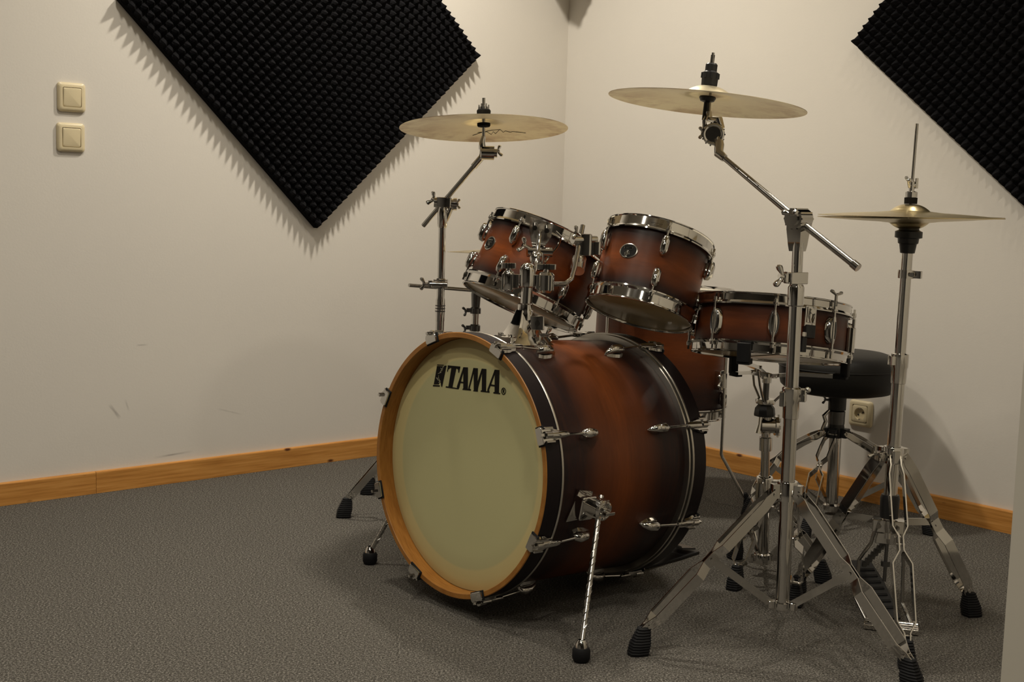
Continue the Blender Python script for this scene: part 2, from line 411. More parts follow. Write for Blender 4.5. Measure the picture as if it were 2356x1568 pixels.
# ------------------------------------------------------------------ hardware helpers
def wing_nut(mb, o, ax, sz=.016, upv=(0, 0, 1), eye=True):
    """small threaded wing nut sticking out of o along ax"""
    o = V(o); m = frame(o, ax, upv if abs(V(ax).normalized().dot(V(upv))) < .9 else (1, 0, 0))
    k = mb.m; mb.m = k @ m
    mb.cyl((0, 0, -sz * .9), (0, 0, sz * .7), sz * .34, sz * .30, 12)
    for sg in (1, -1):
        mb.tube([(0, 0, sz * .30), (sg * sz * .45, 0, sz * .50), (sg * sz * .80, 0, sz * .78), (sg * sz * 1.05, 0, sz * .95), (sg * sz * 1.18, 0, sz * 1.0)], [sz * .26, sz * .25, sz * .36, sz * .34, sz * .14], 10)
    mb.m = k
def collar(mb, o, ax, r, h, ear=None, bolt=True):
    """clamp collar: ring around the tube plus an ear with a bolt"""
    m = frame(o, ax, ear or (1, 0, 0)); k = mb.m; mb.m = k @ m
    mb.lathe([(r * .7, -h / 2), (r, -h / 2 + .001), (r * 1.03, 0), (r, h / 2 - .001), (r * .7, h / 2)], 24)
    if ear is not None:
        mb.box((r + .006, 0, 0), (.010, .0075, h * .42), bev=.003)
        if bolt: mb.cyl((r + .008, -.011, 0), (r + .008, .011, 0), .0042, n=10)
    mb.m = k
STRIP = [(0, .011), (.06, .011), (.11, .0155), (.40, .0155), (.455, .0045), (.53, .0045), (.60, .0200), (.90, .0185), (.96, .006), (1.0, .005)]
def leg_mb(hub_r, hub_z, foot_r, foot_z, bow=0.0, wid=.010, th=.0014, prof=STRIP, sc_=1.0, thick=None):
    """double-strip leg in local frame: x radial, y sideways, z up (origin on the floor under the post)"""
    mb = MB(); A = V((hub_r, 0, hub_z)); B = V((foot_r, 0, foot_z)); d = (B - A).normalized(); nn = V((-d.z, 0, d.x))
    if nn.z < 0: nn = -nn
    for sg in (1, -1):
        rings = []
        N = []
        for i, (t, y) in enumerate(prof):
            N.append((t, y))
            if i + 1 < len(prof) and prof[i + 1][0] - t > .12:
                t2, y2 = prof[i + 1]
                for k in (1, 2, 3): N.append((t + (t2 - t) * k / 4, y + (y2 - y) * k / 4))
        for t, y in N:
            p = A.lerp(B, t) + nn * bow * math.sin(pi * min(1, t * 1.0)) ; yy = sg * y * sc_
            w = wid * (1.0 if t > .03 else .7)
            rings.append([p + nn * w + V((0, yy - th, 0)), p + nn * w + V((0, yy + th, 0)), p - nn * w + V((0, yy + th, 0)), p - nn * w + V((0, yy - th, 0))])
        mb.ring(rings)
    for t, y in ((.02, .011), (.49, .0045), (.965, .006)):
        p = A.lerp(B, t) + nn * bow * math.sin(pi * t)
        mb.cyl(p + V((0, -y - .004, 0)), p + V((0, y + .004, 0)), .0038, n=10)
    return mb
def foot_mb(hgt=.058, ln=.030, wd=.016):
    """ribbed rubber foot; local frame: x outwards, origin on the floor below its middle"""
    mb = MB(); N = 21; rings = []
    for i in range(N + 1):
        t = i / N; z = hgt * (1 - t); x0 = -.014 + .012 * t; k = .58 + .42 * min(1, t * 1.7)
        rib = .0017 if (i % 2 and .04 < t < .93) else 0
        hx = ln * k * .62 + rib; hy = wd * k + rib
        r = []
        for qx, qy in ((1, 1), (.3, 1.25), (-1, 1), (-1.15, 0), (-1, -1), (.3, -1.25), (1, -1), (1.2, 0)):
            r.append(V((x0 + hx * qx * (1.0 if qx > 0 else .9), hy * qy * .85, z)))
        rings.append(r)
    mb.ring(rings); return mb
FOOT = None
def tripod(root, base, feet, hub_z, brace_z, hub_r=.020, bow=0.0, wid=.010, tube_r=.0145, scl=1.0, fscale=1.0, brace_t=.49, lean=V((0, 0, 0)), foot_mat=None, brace=True):
    """legs, rubber feet and lower braces of one stand"""
    global FOOT
    for fx, fy in feet:
        b = V((base[0], base[1], 0)); f = V((fx, fy, 0)); d = f - b; rr = d.length
        hb = b + lean * hub_z; d = (f - hb); d.z = 0; rr = d.length
        m = frame(hb, (0, 0, 1), d)
        lm = leg_mb(hub_r, hub_z, rr - .012, .050 * fscale, bow, wid, sc_=scl)
        leg = part('leg', lm, chrome, root, m, smooth=25)
        fm = m @ T(rr, 0, 0.0) @ M.Diagonal((fscale, fscale, fscale, 1))
        fo = part('rubber_foot', foot_mb(), foot_mat or rubber, leg, m @ T(rr, 0, 0), smooth=25) if fscale == 1 else part('rubber_foot', foot_mb(.058 * fscale, .030 * fscale, .016 * fscale), rubber, leg, m @ T(rr, 0, 0), smooth=25)
        if brace:
            A = V((hub_r, 0, hub_z)); B = V((rr - .012, 0, .050)); dd = (B - A).normalized(); nn = V((-dd.z, 0, dd.x)); nn = nn if nn.z > 0 else -nn
            p = A.lerp(B, brace_t) + nn * bow * math.sin(pi * brace_t)
            mb = MB(); q = V((hub_r * .9, 0, brace_z)); dq = (p - q).normalized(); nq = V((-dq.z, 0, dq.x))
            mb.ring([[q + nq * .008 + V((0, s * .0015, 0)) for s in (-1, 1)] + [q - nq * .008 + V((0, s * .0015, 0)) for s in (1, -1)],
                     [p + nq * .008 + V((0, s * .0015, 0)) for s in (-1, 1)] + [p - nq * .008 + V((0, s * .0015, 0)) for s in (1, -1)]])
            part('brace', mb, chrome, root, m, smooth=25)
def hub_mb(c, ax, r=.019, h=.03, feet=(), big=1.0):
    mb = MB(frame(c, ax, (1, 0, 0)))
    mb.lathe([(r * .72, -h / 2), (r, -h / 2), (r * 1.02, h / 2 - .003), (r * .95, h / 2), (r * .72, h / 2)], 24)
    inv = mb.m.inverted()
    for fx, fy in feet:
        d = inv.to_3x3() @ V((fx - c[0], fy - c[1], 0)); d.z = 0; d.normalize()
        fr = frame((0, 0, 0), (0, 0, 1), d)
        mb.box((r + .004, 0, 0), (.010, .0085 * big, h * .38), m=fr, bev=.002)
    return mb
def cymbal_mb(D, bell=.055, rise=.016, bellh=.022, th=.0011):
    Rr = D / 2; top = []
    for i in range(0, 9):
        t = i / 8; r = .006 + (bell - .006) * t; top.append((r, -bellh * (t ** 2.2) * .92))
    for i in range(1, 15):
        t = i / 14; r = bell + (Rr - bell) * t; top.append((r, -bellh * .92 - .0022 * min(1, t * 6) - rise * (t ** 1.5)))
    prof = top + [(r - .00005, z - th) for r, z in reversed(top)]
    mb = MB(); mb.lathe(prof, 96, close=True); return mb
def cymbal(label, name, c, ax, D, m_, group='cymbals', **kw):
    fr = frame(c, ax, (1, 0, 0)); t = thing(name, label, 'cymbal', fr, group)
    part('bronze_disc', cymbal_mb(D, **kw), m_, t, fr, smooth=40); return t, fr

# ------------------------------------------------------------------ bass drum
BF = V((-.11958, 2.78730, .33120)); BA = V((.741497, .668940, -.052032)).normalized()
BX = V((.669, -.743, 0)).normalized()
bm_ = frame(BF, BA, BX)                       # local x: right as seen, y: down, z: towards the back
BL = .515
bass = thing('bass_drum', 'large sunburst bass drum with cream front head', 'bass drum', (BF.x, BF.y, 0))
bburst = burst('bass_sunburst', .045, .470, .50, .29, hot=(.185, .047, .010))
part('shell', MB().lathe([(.2795, .046), (.2795, .469), (.2745, .469), (.2745, .046)], 128, close=True), bburst, bass, bm_)
def hoop_mb(z0, z1):
    mb = MB(); mb.lathe([(.2970, z0 + .0015), (.2970, z1 - .0015), (.2955, z1), (.288, z1)], 128, close=False); n0 = len(mb.f)
    mb.k = 1; mb.lathe([(.288, z1), (.2845, z1), (.2845, z0 + .001), (.2855, z0), (.2955, z0), (.2970, z0 + .0015)], 128, close=False); return mb
part('hoop', hoop_mb(0, .043), [espresso, maple], bass, bm_, label='front hoop, dark outside and honey maple inside')
part('hoop', hoop_mb(BL - .043, BL), [espresso, espresso], bass, bm_)
hd = part('front_head', MB().lathe([(0.0001, .0330), (.10, .0331), (.2, .0333), (.262, .0335), (.276, .0365), (.2835, .0385), (.2835, .0400), (.0001, .0360)], 96), head, bass, bm_, smooth=60)
part('rear_head', MB().lathe([(0.0001, BL - .034), (.262, BL - .0345), (.2835, BL - .039), (.2835, BL - .041), (.0001, BL - .038)], 96), white_head, bass, bm_, smooth=60)
ringm = mat('flesh_ring_metal', (.62, .59, .54), .30, 1.0)
for z in (.0465, BL - .0465):
    part('flesh_ring', MB().lathe([(.2797, z - .0035), (.2975, z - .0028), (.2985, z - .0010), (.2985, z + .0020), (.2970, z + .0034), (.2797, z + .0034)], 128, close=True), ringm, bass, bm_)
part('flesh_ring', MB().lathe([(.2797, BL - .058), (.2935, BL - .058), (.2945, BL - .056), (.2945, BL - .054), (.2797, BL - .053)], 128, close=True), ringm, bass, bm_)
# claw, tension rod and lug are modelled once, at angle 0, for the front; the back ones are mirrored
def claw_mb():
    mb = MB()
    mb.box((.2925, 0, -.0040), (.0095, .0185, .0030), bev=.003)            # lip over the front edge
    mb.ring([[V((x, y * w, z)) for x, y in ((.2985 + e, -1), (.2985 + e, 1), (.3045 + e, .84), (.3045 + e, -.84))] for z, w, e in ((-.0065, .0185, -.001), (.004, .0185, 0), (.020, .0180, .0002), (.030, .0130, .0004), (.042, .0105, 0))])
    mb.box((.3065, -.0145, .010), (.0022, .0022, .012), bev=.001); mb.box((.3065, .0145, .010), (.0022, .0022, .012), bev=.001)
    mb.ring([[V((.3045 + .0058 * k_ * math.cos(q), .0078 * k_ * math.sin(q), z)) for q in [2 * pi * i / 14 for i in range(14)]] for z, k_ in ((.012, 1.0), (.030, 1.12), (.056, 1.0), (.066, .7))])
    mb.cyl((.3055, 0, -.002), (.3055, 0, .015), .0080, .0078, 14); mb.box((.3055, 0, -.008), (.0032, .0032, .007))
    return mb
def gasket_mb():
    mb = MB(); mb.box((.2920, 0, -.0010), (.0112, .0212, .0016), bev=.001); return mb
def rod_mb():
    mb = MB(); mb.cyl((.3040, 0, .05), (.2955, 0, .136), .0030, n=10); return mb
def lug_mb():
    mb = MB(); mb.tube([(.2850, 0, .122), (.2935, 0, .126), (.2965, 0, .136), (.2955, 0, .152), (.288, 0, .168), (.2795, 0, .174)], [.004, .0095, .0118, .0105, .006, .002], 14)
    mb.ring([[V((x, y * w, z)) for x, y in ((.2780, -1), (.2780, 1), (.286, .7), (.286, -.7))] for z, w in ((.122, .008), (.135, .013), (.155, .011), (.172, .004))])
    return mb
CM, GM, RM, LM = claw_mb().mesh('claw', chrome), gasket_mb().mesh('gasket', rubber), rod_mb().mesh('tension_rod', chrome), lug_mb().mesh('lug', chrome, 50)
mir = T(0, 0, BL) @ M.Diagonal((1, 1, -1, 1))
for k in range(8):
    a = math.radians(-21.5 + 45 * k)
    for mm, extra in ((bm_ @ R(a, 'Z'), 0), (bm_ @ R(a, 'Z') @ mir, 1)):
        cl = reuse('claw', CM, mm, bass); reuse('gasket', GM, mm, cl); reuse('tension_rod', RM, mm, cl); reuse('lug', LM, mm, bass)
# printed logo on the head: letters as thin ink solids; outline points in head coordinates (metres)
LOGO = {'ink':[[(-0.125,-0.2115),(-0.1016,-0.2132),(-0.1022,-0.2114),(-0.1254,-0.2096)],[(-0.1253,-0.208),(-0.1034,-0.2095),(-0.1087,-0.2029),(-0.1149,-0.1947),(-0.1189,-0.1856),(-0.1159,-0.1757),(-0.1121,-0.1719),(-0.1156,-0.1665),(-0.133,-0.1643)],[(-0.0985,-0.2116),(-0.0916,-0.2128),(-0.1026,-0.1615),(-0.1055,-0.1633),(-0.1092,-0.1723),(-0.1166,-0.1825),(-0.1164,-0.1902),(-0.1054,-0.1992)],[(-0.1358,-0.1625),(-0.1111,-0.1647),(-0.1116,-0.1617),(-0.1362,-0.1594)],[(-0.0866,-0.2138),(-0.0424,-0.2161),(-0.0429,-0.2112),(-0.0688,-0.2096),(-0.0861,-0.2083)],[(-0.0861,-0.2092),(-0.0794,-0.2082),(-0.0844,-0.2047),(-0.0858,-0.1994),(-0.0881,-0.1996)],[(-0.0424,-0.2161),(-0.0452,-0.2015),(-0.0476,-0.2018),(-0.0492,-0.2088),(-0.0557,-0.2106)],[(-0.0729,-0.2107),(-0.0558,-0.2118),(-0.0655,-0.1658),(-0.0797,-0.1653)],[(-0.0885,-0.1655),(-0.0778,-0.1658),(-0.0427,-0.1667),(-0.0429,-0.1644),(-0.0895,-0.1625)],[(-0.0311,-0.216),(-0.0156,-0.2173),(-0.011,-0.1686),(-0.0265,-0.1675)],[(-0.0311,-0.216),(-0.0268,-0.216),(-0.0415,-0.1672),(-0.0471,-0.1648),(-0.0496,-0.1692)],[(-0.0417,-0.1828),(-0.0267,-0.183),(-0.0264,-0.1799),(-0.0429,-0.1793)],[(-0.0278,-0.168),(-0.0001,-0.1692),(-0.0003,-0.1669),(-0.0295,-0.165)],[(0.0046,-0.2184),(0.0187,-0.2194),(0.0207,-0.1876),(0.0233,-0.1685),(0.0103,-0.1677)],[(0.0039,-0.2183),(0.0085,-0.2176),(-0.0048,-0.1711),(-0.0005,-0.1692),(-0.0003,-0.1669),(-0.0096,-0.168),(-0.0088,-0.1723)],[(0.0083,-0.1682),(0.0242,-0.169),(0.0237,-0.1676),(0.0078,-0.1667)],[(0.0336,-0.2202),(0.0475,-0.221),(0.0513,-0.1709),(0.0373,-0.1703)],[(0.0323,-0.22),(0.0368,-0.2193),(0.0242,-0.1773),(0.0233,-0.1685),(0.0217,-0.1687),(0.0206,-0.1885)],[(0.0346,-0.1719),(0.0631,-0.1729),(0.063,-0.1704),(0.0334,-0.1688)],[(0.0759,-0.2229),(0.0912,-0.2241),(0.0943,-0.1737),(0.0804,-0.1727)],[(0.0759,-0.2229),(0.0801,-0.2211),(0.0611,-0.1763),(0.0631,-0.1725),(0.056,-0.1719),(0.0561,-0.1769)],[(0.0648,-0.1895),(0.0802,-0.1895),(0.0805,-0.1863),(0.0633,-0.186)],[(0.0769,-0.1739),(0.0987,-0.1743),(0.0979,-0.1717),(0.0762,-0.1705)],[(0.1167,-0.1807),(0.1164,-0.1776),(0.1149,-0.178),(0.1151,-0.1805)],[(0.1164,-0.1776),(0.1151,-0.1749),(0.1138,-0.1758),(0.1149,-0.178)],[(0.1151,-0.1749),(0.1129,-0.1728),(0.1121,-0.1742),(0.1138,-0.1758)],[(0.1129,-0.1728),(0.1101,-0.1719),(0.1099,-0.1734),(0.1121,-0.1742)],[(0.1101,-0.1719),(0.1072,-0.1721),(0.1077,-0.1736),(0.1099,-0.1734)],[(0.1072,-0.1721),(0.1046,-0.1735),(0.1057,-0.1747),(0.1077,-0.1736)],[(0.1046,-0.1735),(0.1027,-0.1758),(0.1042,-0.1766),(0.1057,-0.1747)],[(0.1027,-0.1758),(0.1019,-0.1787),(0.1035,-0.179),(0.1042,-0.1766)],[(0.1019,-0.1787),(0.1021,-0.1818),(0.1037,-0.1814),(0.1035,-0.179)],[(0.1021,-0.1818),(0.1035,-0.1846),(0.1048,-0.1836),(0.1037,-0.1814)],[(0.1035,-0.1846),(0.1057,-0.1866),(0.1065,-0.1852),(0.1048,-0.1836)],[(0.1057,-0.1866),(0.1085,-0.1875),(0.1087,-0.186),(0.1065,-0.1852)],[(0.1085,-0.1875),(0.1114,-0.1873),(0.1109,-0.1858),(0.1087,-0.186)],[(0.1114,-0.1873),(0.114,-0.1859),(0.1129,-0.1847),(0.1109,-0.1858)],[(0.114,-0.1859),(0.1158,-0.1836),(0.1144,-0.1828),(0.1129,-0.1847)],[(0.1158,-0.1836),(0.1167,-0.1807),(0.1151,-0.1805),(0.1144,-0.1828)],[(0.1062,-0.1838),(0.1079,-0.184),(0.1085,-0.1752),(0.1069,-0.1749)],[(0.1062,-0.1838),(0.1113,-0.1839),(0.1114,-0.1831),(0.1063,-0.1828)],[(0.1101,-0.1838),(0.1118,-0.1837),(0.1119,-0.18),(0.1102,-0.1801)],[(0.1066,-0.1802),(0.1117,-0.1804),(0.1118,-0.1795),(0.1067,-0.1791)],[(0.1083,-0.1796),(0.1098,-0.1798),(0.1134,-0.1754),(0.1117,-0.1752)]],'line':[[(-0.1023,-0.2097),(-0.101,-0.2093),(-0.1105,-0.1969),(-0.1117,-0.1975)],[(-0.1202,-0.1911),(-0.1077,-0.1955),(-0.1071,-0.1946),(-0.1197,-0.1901)],[(-0.1247,-0.1815),(-0.1159,-0.1757),(-0.1172,-0.1747),(-0.1258,-0.1803)],[(-0.1224,-0.1792),(-0.1159,-0.1826),(-0.115,-0.1818),(-0.1212,-0.1783)],[(-0.1161,-0.1705),(-0.1091,-0.1757),(-0.1083,-0.1748),(-0.1149,-0.1697)],[(-0.1114,-0.2054),(-0.1057,-0.2026),(-0.1067,-0.2016),(-0.1124,-0.2042)]]}
lm = bm_ @ T(0, 0, .0322)
mb = MB()
for poly in LOGO['ink']: mb.prism(poly, 0, .0006)
part('logo_print', mb, ink, hd, lm, smooth=0)
mb = MB()
for poly in LOGO['line']: mb.prism(poly, -.0003, .0006)
part('logo_scrollwork', mb, cream_line, hd, lm, smooth=0)
# vents, spurs
def spur(side, foot, ang, zc=.128):
    ca, sa = math.cos(ang), math.sin(ang)
    out = V((ca, sa, 0)); base = bm_ @ V((out.x * .2795, out.y * .2795, zc))
    nrm = (bm_.to_3x3() @ out).normalized(); fr = frame(base, nrm, BA)   # x towards back, z outwards
    mb = MB()
    mb.ring([[V((-.040, -.036, z * .4)), V((.012, -.030, z)), V((.020, .030, z)), V((-.022, .036, z))] for z in (0, .008)])
    mb.box((-.006, 0, .016), (.022, .026, .012), bev=.006)
    for yy in (-.015, -.005, .005, .015): mb.cyl((-.026, yy, .020), (.018, yy, .024), .0042, n=10)
    mb.cyl((.022, 0, .004), (.022, 0, .048), .024, .022, 28); mb.torus((.022, 0, .046), .018, .005, 24)
    mb.cyl((.022, 0, .046), (.022, 0, .058), .011, .009, 14)
    for a in range(6): mb.box((.022 + .021 * math.cos(a), .021 * math.sin(a), .030), (.004, .004, .014), bev=.001)
    mb.box((.022, 0, .062), (.014, .0035, .006), bev=.002)
    b = part('spur_bracket', mb, chrome, bass, fr)
    top = fr @ V((.022, 0, .034)); ft = V((foot[0], foot[1], .030)); d = (ft - top).normalized()
    mb = MB(); pts = [top - d * .03, ft - d * .012]; mb.cyl(pts[0], pts[1], .0058, n=14)
    L_ = (pts[1] - pts[0]).length; xx = d.orthogonal().normalized(); yy = d.cross(xx)
    for ph in range(3):
        mb.tube([pts[0] + d * (L_ * (.14 + .80 * i / 90)) + (xx * math.cos(ph * 2.094 + i * .35) + yy * math.sin(ph * 2.094 + i * .35)) * .0052 for i in range(91)], .0013, 5)
    rd = part('spur_rod', mb, chrome_s, b)
    mb = MB(); mb.lathe([(.0065, .045), (.0085, .043), (.012, .036), (.0145, .028), (.0145, .0265), (.004, .0265)], 20, o=(ft.x, ft.y, 0))
    part('ferrule', mb, chrome, b)
    mb = MB(); mb.lathe([(.001, .030), (.0150, .030), (.0185, .024), (.0185, .008), (.0150, .001), (.005, .0), (.0001, 0)], 24, o=(ft.x, ft.y, 0))
    part('rubber_tip', mb, rubber, b)
spur('right', (0.158, 2.482), math.asin(min(.9, .045 / .28)))
spur('left', (-.343, 3.128), pi - math.asin(.16))
# ------------------------------------------------------------------ toms and floor tom
def hoop_profile(mb, Rs, Ro, z0, z1):
    """triple-flanged steel hoop; z0 outer (head) side, z1 inner (shell) side"""
    s = 1 if z1 > z0 else -1
    pr = [(Rs + .0035, z0 + s * .004), (Rs + .0045, z0 + s * .0008), (Rs + .0065, z0), (Rs + .0082, z0 + s * .0012), (Rs + .0080, z0 + s * .0030), (Rs + .0062, z0 + s * .0050),
          (Rs + .0066, z1 - s * .0085), (Ro - .0010, z1 - s * .0045), (Ro, z1 - s * .0030), (Ro - .0003, z1), (Ro - .0020, z1), (Rs + .0050, z1 - s * .0062), (Rs + .0042, z1 - s * .010)]
    mb.lathe(pr, 96, close=True)
def tom_lug_mb(ln=.042, wd=.0105, rod=.022):
    """local: x out of the shell, z towards the head"""
    mb = MB()
    mb.tube([(.002, 0, -ln / 2), (.0085, 0, -ln / 2 + .004), (.0125, 0, -ln / 4), (.0130, 0, ln / 4), (.0115, 0, ln / 2 - .003), (.009, 0, ln / 2)], [wd * .45, wd * .85, wd, wd, wd * .92, wd * .6], 14)
    mb.box((.004, 0, 0), (.005, wd * .75, ln * .38), bev=.002)
    return mb
def key_rod_mb(ln, rod, head=True):
    mb = MB(); mb.cyl((.0105, 0, ln / 2 - .004), (.0105, 0, ln / 2 + rod), .0026, n=10)
    mb.cyl((.0105, 0, ln / 2 + rod - .004), (.0105, 0, ln / 2 + rod + .004), .0058, .0048, 12)
    mb.box((.0105, 0, ln / 2 + rod + .008), (.0026, .0026, .005))
    mb.box((.006, 0, ln / 2 + rod - .0045), (.0085, .0065, .0018), bev=.001); return mb
TLM = tom_lug_mb().mesh('lug', chrome, 50); TRM = key_rod_mb(.040, .024).mesh('tension_rod', chrome, 40)
def drum(name, label, top, axis, Ro, L, n, th0, mat_, hoopw=.034, face=None, cat='drum', group=None, lug_off=.066, skip=(), rs=.0105, low=True):
    top = V(top); axis = V(axis).normalized(); face = face or V((-top.x, -top.y, 0))
    fr = frame(top, axis, face); t = thing(name, label, cat, fr, group)
    Rs = Ro - rs
    part('shell', MB().lathe([(Rs, -.012), (Rs - .005, -.010), (Rs - .005, -L + .010), (Rs, -L + .012)], 96, close=True), mat_, t, fr)
    for z0, z1 in ((0, -hoopw), (-L, -L + hoopw)):
        mb = MB(); hoop_profile(mb, Rs, Ro, z0, z1); part('hoop', mb, chrome, t, fr, smooth=30)
    part('batter_head', MB().lathe([(.0001, -.0085), (Rs - .004, -.0085), (Rs + .002, -.012), (Rs + .002, -.0140), (.0001, -.0100)], 64), white_head, t, fr)
    part('resonant_head', MB().lathe([(.0001, -L + .0060), (Rs - .004, -L + .0060), (Rs + .002, -L + .010), (Rs + .002, -L + .0120), (.0001, -L + .0075)], 64), clear_head, t, fr)
    for k in range(n):
        a = th0 + 2 * pi * k / n
        for sd in (1, -1):
            if (k, sd) in skip: continue
            z = -lug_off if sd == 1 else -L + lug_off
            mm = fr @ R(a, 'Z') @ T(Rs, 0, z) @ (M.Identity(4) if sd == 1 else M.Diagonal((1, 1, -1, 1)))
            lg = reuse('lug', TLM, mm, t); reuse('tension_rod', TRM, mm, lg)
    return t, fr, Rs
def badge(t, fr, Rs, a, z, w=.024, h=.0185):
    m = fr @ R(a, 'Z')
    def oval(k, x):
        return [V((math.sqrt(max(0, (Rs + x) ** 2 - (w * k * math.cos(q)) ** 2)), w * k * math.cos(q), z + h * k * math.sin(q))) for q in [2 * pi * i / 36 for i in range(36)]]
    mb = MB(); mb.ring([oval(1, -.002), oval(1, .0018), oval(.90, .0024), oval(.86, .0016)]); b = part('badge', mb, emblem_silver, t, m)
    mb = MB(); mb.ring([oval(.87, .0005), oval(.87, .0019)]); part('badge_field', mb, ink, b, m)
    mb = MB()
    def pt(u, v, x=.0023): return V((math.sqrt((Rs + x) ** 2 - (w * u) ** 2), w * u, z + h * v))
    mb.tube([pt(.14 * math.cos(q) + .02 - .05, -.42 + .22 * math.sin(q)) for q in [2 * pi * i / 20 for i in range(20)]], .00075, 6, loop=True)
    mb.tube([pt(.26 * math.cos(q) + .02 - .05, -.42 + .40 * math.sin(q)) for q in [2 * pi * i / 24 for i in range(24)]], .00045, 6, loop=True)
    sq = random.Random(3); x = -.52
    mb.tube([pt(-.50 + .045 * i, .42 + (.13 if i % 2 else -.08) * (1 if i > 2 else 2.0)) for i in range(22)], .0006, 5)
    mb.tube([pt(-.40 + .12 * i, .13) for i in range(8)], .0004, 5)
    part('badge_lettering', mb, emblem_silver, b, m)
    mb = MB(); mb.cyl((Rs, w * -.05, z + h * -.42), (Rs + .003, w * -.05, z + h * -.42), .0030, n=14); part('vent_grommet', mb, chrome, t, m)
b10 = burst('small_tom_sunburst', -.205, -.006, .5, .29, hot=(.225, .055, .0105))
tom2, f2, Rs2 = drum('rack_tom', 'smaller sunburst rack tom, right one above the bass drum, with round badge', (.359, 3.138, .849), (.253, .292, .922), .138, .211, 5, math.radians(6), b10, group='rack toms')
badge(tom2, f2, Rs2, math.radians(-30), -.094)
b12 = burst('large_tom_sunburst', -.205, -.006, .5, .29, hot=(.26, .062, .011))
tom1, f1, Rs1 = drum('rack_tom', 'larger sunburst rack tom, left one behind the tom holder post', (.095, 3.30, .838), (.372, .200, .907), .163, .210, 6, math.radians(-31), b12, group='rack toms')
badge(tom1, f1, Rs1, math.radians(-62), -.098)
for tm, ff, Rsx, nm in ((tom2, f2, Rs2, 0), (tom1, f1, Rs1, 1)):
    # pressed maker plate on the hoop: short printed lines
    mb = MB()
    a0 = -.22 if nm == 0 else .05
    for row, (z, a_, b_) in enumerate(((-.0175, 0, .21), (-.0225, .05, .15))):
        k = 9 if row == 0 else 6
        for i in range(k):
            a = a0 + a_ + (b_ - a_) * i / k; rr = Rsx + .0067
            mb.tube([(rr * math.cos(a), rr * math.sin(a), z - .0016), (rr * math.cos(a + .006), rr * math.sin(a + .006), z + .0016), (rr * math.cos(a + .012), rr * math.sin(a + .012), z - .0014 + .001 * (i % 3))], .00035, 4)
    part('hoop_print', mb, ink, tm, ff)
b16 = burst('floor_tom_sunburst', -.385, -.006, .52, .32)
ft, ff, Rsf = drum('floor_tom', 'tall sunburst floor tom standing behind the bass drum and snare', (.473, 3.958, .674), (.028, .020, 1), .218, .399, 8, math.radians(20), b16, hoopw=.036, cat='floor tom')
FLM = None
for i, ang in enumerate((math.radians(-40), math.radians(100), math.radians(220))):
    d = V((math.cos(ang), math.sin(ang), 0)); ctr = V((.466, 3.955, 0)); e = V((.985, .17, 0)) if i == 0 else d; a = ctr + d * .2355
    zt = .60; zb = .165
    p = [V((a.x, a.y, zt)), V((a.x, a.y, zb + .01)), V((a.x, a.y, zb)) + e * .004, V((a.x, a.y, zb - .012)) + e * .012, V((a.x, a.y, .035)) + e * .082]
    lg = part('leg', MB().tube(p, .0048, 12), chrome, ft)
    q = V((a.x, a.y, .0)) + e * .092
    part('rubber_tip', MB().tube([q + V((-.011 * e.x, -.011 * e.y, .052)), q + V((-.004 * e.x, -.004 * e.y, .036)), q + V((0, 0, .008)), q], [.0075, .010, .0135, .0125], 14), rubber, lg)
    fr = frame(ctr + d * (Rsf + .002) + V((0, 0, .40)), d, (0, 0, 1))
    mb = MB(); mb.box((0, 0, .008), (.030, .013, .010), m=fr, bev=.004); mb.m = M.Identity(4)
    mb.cyl(fr @ V((-.022, 0, .020)), fr @ V((.022, 0, .020)), .0125, n=18); wing_nut(mb, fr @ V((0, .010, .020)), fr.to_3x3() @ V((0, 1, 0)), .016, fr.to_3x3() @ V((1, 0, 0)))
    part('leg_bracket', mb, chrome, ft)

# ------------------------------------------------------------------ snare drum
b14 = burst('snare_sunburst', -.138, -.004, .5, .32, hot=(.145, .036, .009))
sn_top = V((0.6310, 3.0750, 0.6980)); sn_ax = V((.070, .155, .985)).normalized()
sfr = frame(sn_top, sn_ax, V((-.641, -3.053, 0)))
sn = thing('snare_drum', 'shallow sunburst snare drum with oval chrome lugs', 'snare drum', sfr)
SR, SO, SL = .1795, .190, .140
part('shell', MB().lathe([(SR, -.010), (SR - .005, -.008), (SR - .005, -SL + .008), (SR, -SL + .010)], 96, close=True), b14, sn, sfr)
for z0, z1 in ((0, -.028), (-SL, -SL + .028)):
    mb = MB(); hoop_profile(mb, SR, SO, z0, z1); part('hoop', mb, chrome, sn, sfr, smooth=30)
part('batter_head', MB().lathe([(.0001, -.007), (SR - .004, -.007), (SR + .002, -.010), (SR + .002, -.012), (.0001, -.0085)], 64), white_head, sn, sfr)
part('resonant_head', MB().lathe([(.0001, -SL + .0045), (SR - .004, -SL + .0045), (SR + .002, -SL + .009), (SR + .002, -SL + .011), (.0001, -SL + .006)], 64), clear_head, sn, sfr)
mb = MB()
rings = []
for q in [2 * pi * i / 24 for i in range(24)]:
    cy_, cz_ = .0112 * math.cos(q), .0300 * math.sin(q)
    rings.append([V((.004 + .012 * k_, cy_ * (1.25 - .45 * k_) * w, cz_ * (1.1 - .12 * k_))) for k_, w in ((0, 1.1), (.5, 1.15), (.9, 1.0), (1.0, .7))])
mb.ring([[r[j] for r in rings] for j in range(4)]); SLM = mb.mesh('lug', chrome, 40)
mb = MB()
for sg in (1, -1):
    mb.cyl((.0165, 0, 0), (.0165, 0, sg * .052), .0028, n=10); mb.cyl((.0165, 0, sg * .048), (.0165, 0, sg * .056), .0056, .0048, 12); mb.box((.0165, 0, sg * .060), (.0025, .0025, .005))
    mb.cyl((.0165, 0, sg * .020), (.0165, 0, sg * .031), .0050, .0036, 12); mb.box((.012, 0, sg * .0465), (.0085, .0065, .0018), bev=.001)
